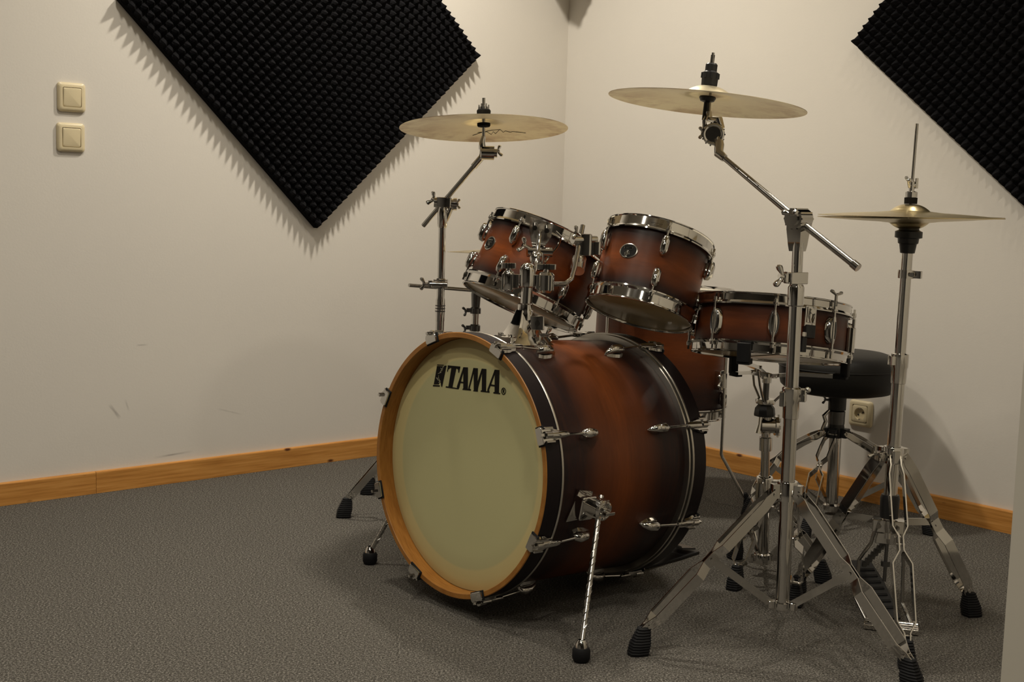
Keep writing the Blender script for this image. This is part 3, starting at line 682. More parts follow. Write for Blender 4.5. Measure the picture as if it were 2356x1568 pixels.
SRM = mb.mesh('tension_rod', chrome, 40)
mb = MB(); mb.tube([(.016, .0098 * math.cos(q), .0275 * math.sin(q)) for q in [2 * pi * i / 28 for i in range(28)]], .0016, 6, loop=True); SGM = mb.mesh('lug_rim', darkmetal, 50)
for k in range(8):
    a = math.radians(2 + 45 * k); mm = sfr @ R(a, 'Z') @ T(SR - .003, 0, -SL / 2)
    lg = reuse('lug', SLM, mm, sn); reuse('tension_rod', SRM, mm, lg); reuse('lug_rim', SGM, mm, lg)
m = sfr @ R(math.radians(27), 'Z')
mb = MB(m); mb.box((SR + .006, 0, -.045), (.007, .0145, .024), bev=.003); mb.box((SR + .013, 0, -.042), (.004, .011, .018), bev=.002); mb.cyl((SR + .017, 0, -.034), (SR + .022, 0, -.034), .006, n=14)
mb.tube([(SR + .018, .004, -.028), (SR + .020, .005, -.045), (SR + .019, .002, -.060)], .0030, 8)
mb.tube([(SR + .018, -.006, -.028), (SR + .020, -.007, -.045), (SR + .019, -.002, -.060)], .0022, 8)
st = part('strainer', mb, chrome, sn)
mb = MB(m); mb.box((SR + .010, 0, -.080), (.009, .0125, .015), bev=.003); mb.box((SR + .010, -.012, -.108), (.007, .006, .020), bev=.002); part('strainer_lever', mb, blackp, st)
mb = MB(m); mb.cyl((SR + .019, -.016, -.088), (SR + .012, -.016, -.088), .0055, n=12); mb.box((SR + .016, -.016, -.088), (.004, .005, .005), bev=.001); part('strainer_screw', mb, chrome, st)
m = sfr @ R(math.radians(84), 'Z'); mb = MB(m); mb.box((SR + .010, 0, -.082), (.010, .013, .030), bev=.004); mb.box((SR + .014, 0, -.045), (.004, .008, .014), bev=.002); part('butt_plate', mb, chrome, sn)
mb = MB(sfr)
for i in range(-7, 8): mb.tube([(.15 * math.cos(.35) + i * -.0012, i * .0028 + .15 * math.sin(.35), -SL + .003), (-.15 * math.cos(.35), i * .0028 - .15 * math.sin(.35), -SL + .003)], .0009, 5)
part('snare_wires', mb, chrome_s, sn)['kind'] = 'stuff'
# drum key parked on one of the tension rods
kfr = sfr @ R(math.radians(47), 'Z') @ T(SR + .0135, 0, 0)
kt = thing('drum_key', 'small winged drum key standing on a snare tension rod', 'drum key', kfr)
mb = MB(kfr); mb.cyl((0, 0, -.012), (0, 0, .014), .0042, .0036, 12); mb.cyl((0, 0, -.014), (0, 0, -.002), .0052, n=4); mb.m = M.Identity(4)
part('shaft', mb, chrome_s, kt)
mb = MB(kfr @ R(math.radians(92), 'Z'))
for sg in (1, -1): mb.tube([(0, 0, .013), (sg * .007, 0, .015), (sg * .014, 0, .0185), (sg * .0195, 0, .0195)], [.0035, .0032, .0045, .0036], 10)
part('wings', mb, chrome_s, kt)

# ------------------------------------------------------------------ tom holder
hp = V((.028, 2.872, 0)); th_ = thing('tom_holder', 'chrome double tom holder post rising from the bass drum', 'tom holder', (hp.x, hp.y, .60))
zt = .608
fr = frame((hp.x - .004, hp.y, .6035), BA.cross(V(BX)) * -1, BA)
mb = MB(fr)
mb.ring([[V((x * k1, y * k1, z)) for x, y in ((-.047, -.030), (-.030, -.036), (.030, -.036), (.047, -.030), (.050, .0), (.047, .030), (.030, .036), (-.030, .036), (-.047, .030), (-.050, 0))] for k1, z in ((1.25, -.022), (1.30, -.004), (1.12, .004), (.80, .020), (.52, .046), (.36, .072))])
mb.box((-.052, .0, .002), (.012, .030, .010), bev=.004); mb.box((.052, .0, .002), (.012, .028, .010), bev=.004); mb.cyl((-.052, -.018, .010), (-.052, -.018, .018), .007, n=12); mb.cyl((-.052, .018, .010), (-.052, .018, .018), .007, n=12)
part('base_plate', mb, chrome, th_)
mb = MB(); mb.lathe([(.016, 0), (.019, .001), (.0195, .016), (.017, .020), (.0165, .036), (.014, .038)], 24, o=(hp.x, hp.y, zt + .045)); mb.box((hp.x + .028, hp.y - .006, zt + .040), (.016, .010, .016), bev=.004)
mb.cyl((hp.x + .028, hp.y - .024, zt + .040), (hp.x + .028, hp.y + .014, zt + .040), .006, n=12)
wing_nut(mb, (hp.x + .046, hp.y - .004, zt + .012), (1, -.2, .1), .014)
part('base_collar', mb, chrome, th_)
part('post', MB().cyl((hp.x, hp.y, zt + .03), (hp.x + .003, hp.y, .735), .0128, n=24), chrome, th_)
mb = MB(); mb.lathe([(.0128, 0), (.017, .003), (.0182, .012), (.0182, .040), (.015, .050), (.009, .055), (.0001, .056)], 24, o=(hp.x + .003, hp.y, .727)); part('post_head', mb, chrome, th_)
for sg, cx_, cy_ in ((-1, -.012, 2.885), (1, .073, 2.880)):
    mb = MB(); w = 1.0 if sg < 0 else 1.35
    mb.lathe([(.001, 0), (.011 * w, 0), (.0145 * w, .006), (.0145 * w, .040), (.011 * w, .046), (.006, .048), (.006, .052)], 22, o=(cx_, cy_, .716))
    mb.box((cx_ - sg * .014, cy_, .740), (.010, .011, .016), bev=.003)
    for k in range(4): mb.box((cx_ + .0148 * w * math.cos(k * 1.57 + .5), cy_ + .0148 * w * math.sin(k * 1.57 + .5), .738), (.0022, .0022, .018), bev=.0008)
    part('ball_clamp', mb, chrome, th_)
    mb = MB(); mb.cyl((cx_, cy_, .758), (cx_, cy_, .772), .0065, n=14); mb.box((cx_, cy_, .7745), (.0165 * w, .0062, .0066), bev=.004); mb.box((cx_ - .006, cy_ - .006, .7745), (.0012, .0012, .0062)); mb.box((cx_ + .000, cy_ - .006, .7745), (.0012, .0012, .0062)); mb.box((cx_ + .006, cy_ - .006, .7745), (.0012, .0012, .0062)); part('t_bolt', mb, chrome, th_)
mb = MB(); mb.tube([(.085, 2.890, .735), (.118, 2.93, .734), (.134, 2.95, .745), (.141, 2.962, .770), (.152, 3.0, .828), (.160, 3.02, .868)], .0058, 12); part('arm_rod', mb, chrome, th_)
mb = MB(); mb.tube([(.020, 2.91, .745), (.045, 2.99, .748), (.052, 3.03, .765), (.056, 3.06, .800), (.060, 3.075, .850)], .0058, 12); part('arm_rod', mb, chrome, th_)
mb = MB(); mb.lathe([(.006, -.003), (.014, 0), (.015, .020), (.011, .026), (.006, .028)], 20, o=(.150, 2.995, .772)); mb.cyl((.150, 2.98, .762), (.155, 3.01, .790), .0155, n=18)
mb.box((.162, 3.006, .823), (.019, .016, .026), m=M.Identity(4), bev=.005)
mb.cyl((.135, 2.985, .835), (.192, 3.02, .835), .010, n=16); wing_nut(mb, (.146, 2.984, .848), (-.5, -.7, .3), .014)
mb.box((.190, 3.020, .815), (.014, .012, .016), bev=.004)
part('tom_bracket', mb, chrome, th_, label='right bracket gripping the smaller tom')
mb = MB(); q = f1.to_3x3() @ V((1, 0, 0))
mb.ring([[V((x, 3.085 - .25 * (z - .82), z)) + V((0, dy, 0)) for x, z in pts] for dy, pts in ((.0, ((.046, .795), (.066, .795), (.074, .815), (.088, .838), (.090, .868), (.036, .884), (.034, .850), (.042, .815))), (.018, ((.046, .795), (.066, .795), (.074, .815), (.088, .838), (.090, .868), (.036, .884), (.034, .850), (.042, .815))))])
mb.cyl((.058, 3.060, .760), (.058, 3.075, .800), .017, n=18); mb.cyl((.030, 3.065, .800), (.090, 3.075, .800), .012, n=16); mb.ball((.052, 3.058, .785), .016, sc=(1, 1, 1.2))
wing_nut(mb, (.028, 3.06, .812), (-1, -.3, .5), .016)
for x, z in ((.047, .858), (.076, .852)): mb.cyl((x, 3.060, z), (x, 3.085, z), .006, n=12)
mb.tube([(.098, 3.080, .850), (.112, 3.078, .838), (.104, 3.075, .815), (.088, 3.072, .795), (.074, 3.06, .775)], .003, 8)
part('tom_bracket', mb, chrome, th_, label='broad left bracket plate gripping the larger tom')
# ------------------------------------------------------------------ cymbals
cR, fR = cymbal('brilliant bronze crash cymbal, the highest one, on the right boom stand', 'crash_cymbal', V((.411, 2.815, 1.146)) + V((.085, .029, .996)) * .036, (.085, .029, .996), .432, brz_w)
cL, fL = cymbal('brilliant bronze crash cymbal on the left boom stand, in front of the left foam panel', 'crash_cymbal', V((-.093, 3.484, 1.114)) + V((-.030, .108, .994)) * .038, (-.030, .108, .994), .457, brz_w)
c4, f4 = cymbal('ride cymbal mostly hidden behind the larger rack tom', 'ride_cymbal', V((.055, 3.72, .802)), (.02, .045, 1), .500, brz_w)
hT, fT = cymbal('upper hi-hat cymbal, dome up, on the hi-hat stand', 'hi_hat_cymbal', V((.8525, 2.762, .9122 + .026)), (-.005, -.004, 1), .388, brz_h, 'hi-hat cymbals', bell=.042, rise=.009, bellh=.0165)
hB, fB = cymbal('lower hi-hat cymbal, turned upside down under the upper one', 'hi_hat_cymbal', V((.8525, 2.762, .9090 - .026)), (.022, .004, -1), .388, brz_h, 'hi-hat cymbals', bell=.042, rise=.009, bellh=.0165)
# signature scribble printed on the underside of the left cymbal
def under(fr, D, r_a, bell=.055, rise=.016, bellh=.022, th=.0011):
    out = []
    for x, y in r_a:
        r = math.hypot(x, y); t = (r - bell) / (D / 2 - bell)
        out.append(V((x, y, -bellh * .92 - .0022 * min(1, t * 6) - rise * max(0, t) ** 1.5 - th - .0004)))
    return out
mb = MB(fL); sx_ = [(-.020, .128), (.006, .118), (.018, .150), (.024, .118), (.030, .140), (.043, .088), (.052, .122), (.058, .104), (.072, .118), (.078, .108), (.115, .114)]
mb.tube(under(fL, .457, sx_), .0008, 5); mb.tube(under(fL, .457, [(-.035, .158), (-.010, .128), (.02, .100), (.045, .092)]), .0007, 5); part('signature_print', mb, ink, cL)

# ------------------------------------------------------------------ boom stands
def post(root, B, Tp, segs, name='tube'):
    B = V(B); Tp = V(Tp); d = Tp - B
    for a, b_, r in segs: part(name, MB().cyl(B + d * a, B + d * b_, r, n=28), chrome, root)
def tz(B, Tp, z): B = V(B); Tp = V(Tp); return B + (Tp - B) * ((z - B.z) / (Tp.z - B.z))
# --- right boom stand
B = V((0.5840, 2.5950, 0.0860)); Tp = V((0.5770, 2.5950, 0.8860)); ax = (Tp - B).normalized()
feetR = [(.276, 2.530), (.800, 2.385), (.680, 2.885)]
rs = thing('cymbal_boom_stand', 'tall chrome boom stand in the foreground holding the highest cymbal', 'cymbal stand', (B.x, B.y, 0), 'chrome cymbal boom stands')
q = lambda z: tz(B, Tp, z)
part('tube', MB().cyl(q(.092), q(.545), .0146, n=32), chrome, rs, label='lower tube')
part('tube', MB().cyl(q(.50), q(.775), .0134, n=32), chrome, rs, label='middle tube')
part('tube', MB().cyl(q(.76), q(.855), .0112, n=32), chrome, rs, label='upper tube')
mb = MB(); collar(mb, q(.093), ax, .0195, .016); fr_ = frame(q(.096), ax, (1, 0, 0))
for fx, fy in feetR:
    dd = V((fx - B.x, fy - B.y, 0)).normalized(); mb.box((.024, 0, 0), (.010, .007, .008), m=frame(q(.096), (0, 0, 1), dd), bev=.003)
part('brace_collar', mb, chrome, rs)
part('leg_hub', hub_mb(q(.338), ax, .0215, .040, feetR), chrome, rs)
tripod(rs, (q(0).x, q(0).y), feetR, .338, .098, hub_r=.026, lean=V((ax.x, ax.y, 0)) / ax.z, wid=.0105)
mb = MB(frame(q(.535), ax, (-.3, -1, 0))); mb.lathe([(.0150, -.045), (.0165, -.044), (.0172, -.010), (.0195, -.006), (.0200, .018), (.0165, .021), (.0140, .021)], 28)
mb.box((-.008, .020, .004), (.012, .010, .013), bev=.004); mb.box((.010, -.017, -.004), (.008, .006, .015), bev=.003); mb.cyl((-.022, .022, .004), (.010, .022, .004), .0045, n=12); mb.ball((-.002, .032, .016), .0065)
part('height_collar', mb, chrome, rs)
mb = MB(frame(q(.775), ax, (-1, -.35, 0))); mb.lathe([(.0138, -.052), (.0165, -.050), (.0170, -.014), (.0140, -.008)], 28); mb.box((0.002, 0, .006), (.020, .0165, .012), bev=.003); mb.box((.024, 0, .006), (.007, .009, .009), bev=.002)
wing_nut(mb, (.028, 0, .008), (1, 0, .15), .019, (0, 0, 1)); part('wing_clamp', mb, chrome, rs)
# boom clamp (tilter body) and boom
E0 = V((0.6740, 2.5000, 0.8110)); CL = V((0.5770, 2.6000, 0.8970)); U0 = V((0.4390, 2.7350, 1.0260)); bd = (U0 - E0).normalized()
bn = bd.cross(V((0, 0, 1))).normalized()
fr = frame(CL, ax, bn); mb = MB(fr)
mb.ring([[V((x * w, y * w2, z)) for x, y in ((-1, -1), (1, -1), (1, 1), (-1, 1))] for z, w, w2 in ((-.062, .0125, .012), (-.050, .014, .014), (-.018, .0175, .017), (.006, .014, .019))])
mb.cyl((-.022, 0, .004), (.022, 0, .004), .0205, n=28); mb.cyl((-.026, 0, .004), (.026, 0, .004), .0135, n=20)
for k in range(10): mb.box((0, .0205 * math.cos(k * .628), .004 + .0205 * math.sin(k * .628)), (.021, .0018, .0018))
wing_nut(mb, (-.020, 0, .012), (-1, .1, .4), .016, (0, 1, 0))
part('boom_clamp', mb, chrome, rs)
bm2 = MB(); bm2.cyl(E0, CL.lerp(U0, .02), .0072, n=16); bm2.cyl(CL, U0, .0072, .0058, n=16)
boom = part('boom_arm', bm2, chrome_s, rs)
mb = MB(); mb.cyl(E0 - bd * .004, E0 + bd * .012, .0088, n=16); part('boom_end_cap', mb, chrome, boom)
mb = MB()
for t_ in (.20, .33, .47): p_ = U0.lerp(CL, t_); mb.cyl(p_ - V((0, .0078, 0)), p_ + V((0, .0078, 0)), .0022, n=8)
part('boom_pin', mb, darkmetal, boom)
# geared cymbal tilter
G = V((0.4220, 2.7750, 1.0760)); S0 = V((0.4160, 2.8100, 1.1210)); CC = fR.translation; up = fR.to_3x3() @ V((0, 0, 1))
mb = MB(); vd = V((-.15, -1, -.05)).normalized()
mb.tube([U0 - bd * .004, U0 + bd * .014, G.lerp(U0, .42) + V((.004, 0, -.004)), G + V((.008, 0, -.004))], [.0085, .0105, .0110, .0120], 14)
mb.cyl(G - vd * .014, G + vd * .014, .0235, n=30); mb.torus((0, 0, 0), .020, .0042, 28, 8, m=frame(G + vd * .013, vd, (0, 0, 1))); mb.cyl(G + vd * .010, G + vd * .020, .0105, n=16)
mb.tube([G + V((.016, 0, .012)), G + V((.010, 0, .030)), S0 + V((0, 0, -.012)), S0 + V((-.001, 0, .006))], [.0085, .0100, .0085, .0065], 12)
mb.tube([G + V((-.020, 0, .004)), G + V((-.020, 0, .028)), S0 + V((-.004, 0, -.002))], [.0045, .0050, .0050], 10)
wing_nut(mb, G + V((-.020, -.004, .002)), (-1, -.1, 0), .011)
for k in range(14): mb.box((0, 0, 0), (.0022, .0016, .011), m=frame(G + V((math.cos(k * .449) * .0238, 0, math.sin(k * .449) * .0238)), vd, (math.cos(k * .449), 0, math.sin(k * .449))))
part('cymbal_tilter', mb, chrome, rs)
part('cymbal_rod', MB().cyl(S0, CC + up * .072, .0030, n=12), chrome_s, rs)
mb = MB(frame(CC, up, (1, 0, 0))); mb.lathe([(.0040, -.075), (.0066, -.074), (.0066, -.036), (.0150, -.033), (.0185, -.026), (.0170, -.0225), (.0050, -.0225)], 24); part('cymbal_sleeve', mb, blackp, rs)
mb = MB(frame(CC, up, (1, 0, 0))); mb.lathe([(.004, .001), (.0175, .001), (.0180, .015), (.0185, .017), (.0185, .028), (.0150, .030), (.0130, .032), (.0130, .046), (.0105, .049), (.0040, .049)], 24)
for k in range(8): mb.box((.0185 * math.cos(k * .785), .0185 * math.sin(k * .785), .022), (.0018, .0018, .006), bev=.0006)
part('wing_lock', mb, blackp, rs, label='black plastic quick-release top')
mb = MB(frame(CC, up, (1, 0, 0)))
for sg in (-1, 1): mb.box((sg * .003, 0, .058), (.0012, .003, .009))
part('rod_tip', mb, chrome_s, rs)

# --- left boom stand
B = V((-.209, 3.60, .06)); Tp = V((-0.2060, 3.6000, 0.8940)); ax = (Tp - B).normalized(); q = lambda z, B=B, Tp=Tp: tz(B, Tp, z)
ls = thing('cymbal_boom_stand', 'chrome boom stand on the left, behind the bass drum, holding the left cymbal', 'cymbal stand', (B.x, B.y, 0), 'chrome cymbal boom stands')
feetL = [(-.474, 3.590), (-.12, 3.35), (-.02, 3.70)]
part('tube', MB().cyl(q(.06), q(.64), .0128, n=28), chrome, ls); part('tube', MB().cyl(q(.62), q(.90), .0108, n=28), chrome, ls)
part('leg_hub', hub_mb(q(.33), ax, .0190, .035, feetL), chrome, ls); tripod(ls, (B.x, B.y), feetL, .33, .07, hub_r=.024)
mb = MB(frame(q(.655), ax, (-1, -.2, 0))); mb.lathe([(.0118, -.080), (.0135, -.079), (.0140, -.020), (.0118, -.012), (.0118, .014), (.0142, .016), (.0142, .040), (.0112, .042)], 24); part('height_collar', mb, chrome, ls)
for z_ in (.604, .612, .620): part('memory_band', MB(frame(q(z_), ax, (1, 0, 0))).lathe([(.0130, -.002), (.0145, -.0015), (.0145, .0015), (.0130, .002)], 24), darkmetal, ls)
CL = V((-0.2020, 3.6000, 0.9080)); E0 = V((-0.2620, 3.6300, 0.8440)); U0 = V((-0.0980, 3.5300, 1.0380)); bd = (U0 - E0).normalized()
mb = MB(frame(q(.885), ax, (1, 0, 0))); mb.lathe([(.0112, -.045), (.0140, -.040), (.0145, -.004), (.0115, .010)], 24); mb.m = M.Identity(4)
mb.cyl(CL + V((-.028, 0, .004)), CL + V((.028, 0, 0)), .0150, n=22); mb.box(CL + V((0, -.004, .004)), (.020, .014, .014), bev=.004)
mb.cyl(CL + V((.026, 0, 0)), CL + V((.036, 0, 0)), .0185, n=22)
wing_nut(mb, CL + V((-.026, -.002, .008)), (-.9, 0, .5), .017); wing_nut(mb, CL + V((.032, 0, 0)), (1, 0, .05), .012, (0, 0, 1))
mb.tube([CL + V((.020, 0, -.010)), q(.86) + V((.010, 0, 0))], [.008, .006], 10)
part('boom_clamp', mb, chrome, ls)
boom = part('boom_arm', MB().cyl(E0, U0, .0066, n=16), chrome_s, ls)
G = V((-0.0850, 3.5000, 1.0490)); CC = fL.translation; up = fL.to_3x3() @ V((0, 0, 1))
mb = MB(); mb.cyl(U0 - bd * .035, U0 + bd * .006, .0092, n=16); mb.cyl(G + V((-.012, 0, 0)), G + V((.022, 0, 0)), .0190, n=26); mb.torus((0, 0, 0), .014, .004, 24, 8, m=frame(G + V((-.013, 0, 0)), (1, .15, 0), (0, 0, 1)))
mb.tube([G + V((-.010, 0, .010)), G + V((-.012, 0, .030)), G + V((-.008, 0, .045))], [.010, .0085, .006], 12); mb.cyl(G + V((.02, 0, 0)), G + V((.03, 0, 0)), .012, n=16); wing_nut(mb, G + V((.028, -.004, .004)), (1, 0, .25), .013)
part('cymbal_tilter', mb, chrome, ls)
part('cymbal_rod', MB().cyl(G + V((-.008, 0, .035)), CC + up * .045, .0042, n=12), chrome_s, ls)
fr = frame(CC, up, (1, 0, 0))
mb = MB(fr); mb.lathe([(.004, -.033), (.0165, -.033), (.0180, -.030), (.0180, -.024), (.004, -.0225)], 24); part('felt_washer', mb, felt, ls, label='lower black felt')
mb = MB(fr); mb.lathe([(.004, .001), (.0185, .001), (.0190, .010), (.0170, .013), (.004, .013)], 24); part('felt_washer', mb, felt, ls, label='upper black felt')
mb = MB(fr)
for i_ in range(5): mb.tube([(-.013 + .0065 * i_, 0, .013), (-.0125 + .0065 * i_, 0, .026 + .004 * (i_ % 2))], [.0026, .0016], 7)
mb.lathe([(.004, .012), (.012, .013), (.012, .020), (.004, .022)], 16); part('wing_nut', mb, chrome_s, ls)
# side clamp and horizontal rod reaching to the short stand
mb = MB(); a = q(.682); mb.box(a + V((0, -.004, 0)), (.020, .020, .013), bev=.004)
mb.cyl(a + V((-.030, -.024, 0)), a + V((.02, -.024, 0)), .009, n=14); mb.box(a + V((-.028, -.020, 0)), (.006, .012, .010), bev=.002); wing_nut(mb, a + V((-.040, -.024, 0)), (-1, -.1, .0), .015, (.2, 0, 1)); part('side_clamp', mb, chrome, ls)
side = part('side_rod', MB().cyl(V((-0.2950, 3.5750, 0.6770)), V((-0.1210, 3.7000, 0.6590)), .0052, n=12), chrome_s, ls)

# --- short stand behind it
B = V((-.119, 3.85, .05)); Tp = V((-.113, 3.85, .655)); ax = (Tp - B).normalized(); q = lambda z, B=B, Tp=Tp: tz(B, Tp, z)
ss = thing('short_cymbal_stand', 'short dark chrome stand behind the left boom stand, under the ride cymbal', 'cymbal stand', (B.x, B.y, 0))
feetS = [(-.440, 3.885), (.13, 3.77), (.0, 4.11)]
part('tube', MB().cyl(q(.05), q(.53), .0135, n=24), chrome, ss); part('tube', MB().cyl(q(.50), q(.60), .0110, n=24), chrome, ss)
part('leg_hub', hub_mb(q(.30), ax, .0190, .035, feetS), chrome, ss); tripod(ss, (B.x, B.y), feetS, .30, .06, hub_r=.024)
for z_ in (.535, .588):
    mb = MB(frame(q(z_), ax, (-1, -.3, 0))); mb.lathe([(.0125, -.010), (.0165, -.010), (.0165, .006), (.0125, .010)], 22); mb.box((.020, 0, 0), (.008, .006, .006), bev=.002); wing_nut(mb, (.026, 0, -.002), (1, 0, -.25), .012); part('wing_clamp', mb, darkmetal, ss)
mb = MB(); mb.tube([q(.59), q(.635), q(.655) + V((.004, 0, 0))], [.0125, .0150, .0165], 18); mb.cyl(q(.655) + V((-.012, 0, 0)), q(.655) + V((.016, 0, .004)), .0165, n=20); part('tilter', mb, darkmetal, ss)
bt = f4.translation
part('boom_arm', MB().tube([q(.655), V((.035, 3.73, .735)), V((.053, 3.722, .765)), bt + V((0, 0, .04))], [.0055, .0055, .005, .003], 12), chrome_s, ss)
part('felt_washer', MB(frame(bt, (0, 0, 1), (1, 0, 0))).lathe([(.004, .001), (.016, .001), (.016, .012), (.004, .012)], 20), felt, ss)
# ------------------------------------------------------------------ hi-hat stand
B = V((.848, 2.765, .19)); Tp = V((.8525, 2.762, .86)); ax = (Tp - B).normalized(); q = lambda z, B=B, Tp=Tp: tz(B, Tp, z)
hs = thing('hi_hat_stand', 'chrome hi-hat stand with foot pedal at the right', 'hi-hat stand', (B.x, B.y, 0))
feetH = [(.820, 2.492), (1.080, 2.848), (.690, 2.945)]
part('tube', MB().cyl(q(.20), q(.60), .0146, n=32), chrome, hs, label='lower tube')
part('tube', MB().cyl(q(.58), q(.865), .0120, n=32), chrome, hs, label='upper tube')
part('pull_rod', MB().tube([q(.84), V((.8525, 2.762, .95)), V((.856, 2.762, 1.110))], .0034, 12), chrome_s, hs)
mb = MB(frame(q(.592), ax, (-1, -.4, 0))); mb.lathe([(.0148, -.045), (.0165, -.044), (.0172, -.012), (.0188, -.008), (.0188, .020), (.0125, .022)], 26); mb.box((.021, 0, .006), (.006, .008, .010), bev=.002); part('height_collar', mb, chrome, hs)
mb = MB(frame(q(.787), ax, (.9, -.5, 0))); mb.lathe([(.0122, -.009), (.0175, -.009), (.0180, 0), (.0175, .009), (.0122, .009)], 26); mb.box((.024, 0, 0), (.010, .007, .008), bev=.002); mb.cyl((.016, -.014, 0), (.016, -.020, 0), .005, n=12); part('memory_lock', mb, chrome, hs)
mb = MB(frame(q(.0), ax, (1, 0, 0))); z0 = 0
mb.lathe([(.0125, .832), (.0155, .833), (.0185, .852), (.0215, .854), (.0225, .864), (.0290, .866), (.0290, .879), (.0220, .882), (.0200, .890), (.0090, .892)], 26, o=(0, 0, 0))
part('bottom_cup', mb, blackp, hs)
part('cup_felt', MB(frame((.8525, 2.762, .8775), (0, 0, 1), (1, 0, 0))).lathe([(.005, -.003), (.024, -.003), (.024, .004), (.005, .006)], 22), felt, hs)
mb = MB(frame((.8527, 2.762, .9122 + .026), (0, 0, 1), (1, 0, 0))); mb.lathe([(.0035, .0005), (.0135, .0005), (.0138, .014), (.0035, .015)], 22); part('clutch_felt', mb, felt, hs)
mb = MB(frame((.8530, 2.762, .9122 + .040), (0, 0, 1), (1, 0, 0))); mb.lathe([(.0035, .0), (.0128, .0005), (.0128, .012), (.0060, .014), (.0065, .034), (.0035, .036)], 22); mb.m = M.Identity(4)
wing_nut(mb, (.845, 2.758, .983), (-.35, -.3, 1), .011, (0, 1, 0)); mb.box((.862, 2.760, .983), (.003, .004, .011), bev=.001); mb.cyl((.846, 2.762, .978), (.862, 2.762, .978), .0055, n=12)
part('clutch', mb, chrome, hs)
part('leg_hub', hub_mb(q(.388), ax, .0220, .036, feetH, 1.0), chrome, hs)
tripod(hs, (B.x, B.y), feetH, .388, .235, hub_r=.024, wid=.0115, brace_t=.47)
a = q(.385); mb = MB(frame(a, ax, (-1, -.25, 0))); mb.box((.030, 0, 0), (.010, .011, .010), bev=.003); mb.cyl((.034, -.016, .002), (.034, .016, .002), .0060, n=12)
wing_nut(mb, (.040, -.004, .004), (1, 0, .6), .013); part('rotation_clamp', mb, chrome, hs)
mb = MB(frame(q(.0), ax, (1, 0, 0))); mb.lathe([(.0145, .245), (.0200, .246), (.0215, .290), (.0190, .298), (.0145, .298)], 24); part('tension_sleeve', mb, blackp, hs)
mb = MB(frame(q(.228), ax, (.95, -.3, 0))); mb.box((0, 0, 0), (.034, .017, .014), bev=.004)
for sg in (1, -1): mb.cyl((sg * .020, -.020, 0), (sg * .020, .020, 0), .0055, n=10)
mb.box((0, 0, -.028), (.026, .013, .012), bev=.003); part('lower_block', mb, chrome, hs)
for sg in (-1, 1):
    ex = V((.95, -.30, 0)).normalized(); cb = q(.215)
    mb = MB(); mb.tube([cb + ex * sg * .028, cb + ex * sg * .034 + V((0, 0, -.03)), V((cb.x, 2.80, 0)) + ex * sg * .048 + V((0, 0, .135)), V((cb.x, 2.80, 0)) + ex * sg * .051 + V((0, 0, .045)), V((.856, 2.735, 0)) + ex * sg * .048 + V((0, 0, .012))], .0042, 10)
    part('yoke_rod', mb, chrome_s, hs)
mb = MB(frame((.856, 2.725, .007), (0, 0, 1), (.95, -.3, 0))); mb.box((0, 0, 0), (.058, .016, .005), bev=.002); mb.cyl((-.056, .010, .010), (.056, .010, .010), .0042, n=12); part('heel_plate', mb, chrome, hs)
H_ = V((.860, 2.745, .020)); Tt = V((.826, 2.93, .098)); fd = (Tt - H_).normalized(); fx = fd.cross(V((0, 0, 1))).normalized()
fr = frame(H_, fx.cross(fd), fd)
mb = MB(fr); Lb = (Tt - H_).length; mb.ring([[V((x, y * w, z)) for y, z in ((-1, -.003), (1, -.003), (1, .003), (-1, .003))] for x, w in ((0, .024), (.03, .028), (Lb * .6, .038), (Lb, .037))])
fbd = part('footboard', mb, blackp, hs)
mb = MB(fr)
for i_ in range(7): mb.box((.035 + i_ * .022, 0, .0035), (.004, .023 + .0015 * i_, .0012), bev=.0006)
part('tread_rib', mb, rubber, fbd)
mb = MB()
pc = [Tt + V((.012, -.03, .0)), q(.195)]
NCH = 16
for i_ in range(NCH):
    p_ = pc[0].lerp(pc[1], (i_ + .5) / NCH); mb.box(p_, (.0075 if i_ % 2 else .0055, .0035, .0055), bev=.001)
part('pull_chain', mb, darkmetal, hs)
mb = MB(); mb.cyl(q(.20), q(.10), .0042, n=10); mb.lathe([(.004, .0), (.010, .0), (.010, .012), (.004, .012)], 16, o=tuple(q(.135))); part('pull_link', mb, darkmetal, hs)

# ------------------------------------------------------------------ snare stand
B = V((.650, 3.135, .035)); Tp = V((.634, 3.10, .41)); ax = (Tp - B).normalized(); q = lambda z, B=B, Tp=Tp: tz(B, Tp, z)
st = thing('snare_stand', 'chrome snare stand with black-tipped basket arms under the snare drum', 'snare stand', (B.x, B.y, 0))
feetN = [(.556, 3.000), (.793, 3.075), (.603, 3.275)]
part('tube', MB().cyl(q(.035), q(.245), .0145, n=28), chrome, st); part('tube', MB().cyl(q(.22), q(.37), .0112, n=28), chrome, st)
part('leg_hub', hub_mb(q(.225), ax, .0205, .060, feetN, 1.0), chrome, st)
mb = MB(frame(q(.045), ax, (1, 0, 0))); mb.lathe([(.0145, -.014), (.022, -.014), (.023, 0), (.022, .010), (.0145, .012)], 24); mb.box((.026, -.004, 0), (.010, .006, .008), bev=.002); mb.box((-.026, -.004, 0), (.010, .006, .008), bev=.002); part('brace_collar', mb, chrome, st)
tripod(st, (B.x, B.y), feetN, .200, .048, hub_r=.022, wid=.009, scl=.95)
mb = MB(frame(q(.175), ax, (.9, -.4, 0))); mb.lathe([(.0148, -.008), (.019, -.008), (.019, .008), (.0148, .008)], 20); mb.box((.022, 0, 0), (.007, .006, .006), bev=.002); wing_nut(mb, (.028, 0, 0), (1, 0, .2), .013); part('wing_clamp', mb, chrome, st)
mb = MB(frame(q(.335), ax, (1, 0, 0))); mb.lathe([(.0115, -.012), (.0158, -.011), (.0158, .022), (.0115, .024)], 22); part('height_collar', mb, chrome, st)
J = V((0.6370, 3.1000, 0.3910))
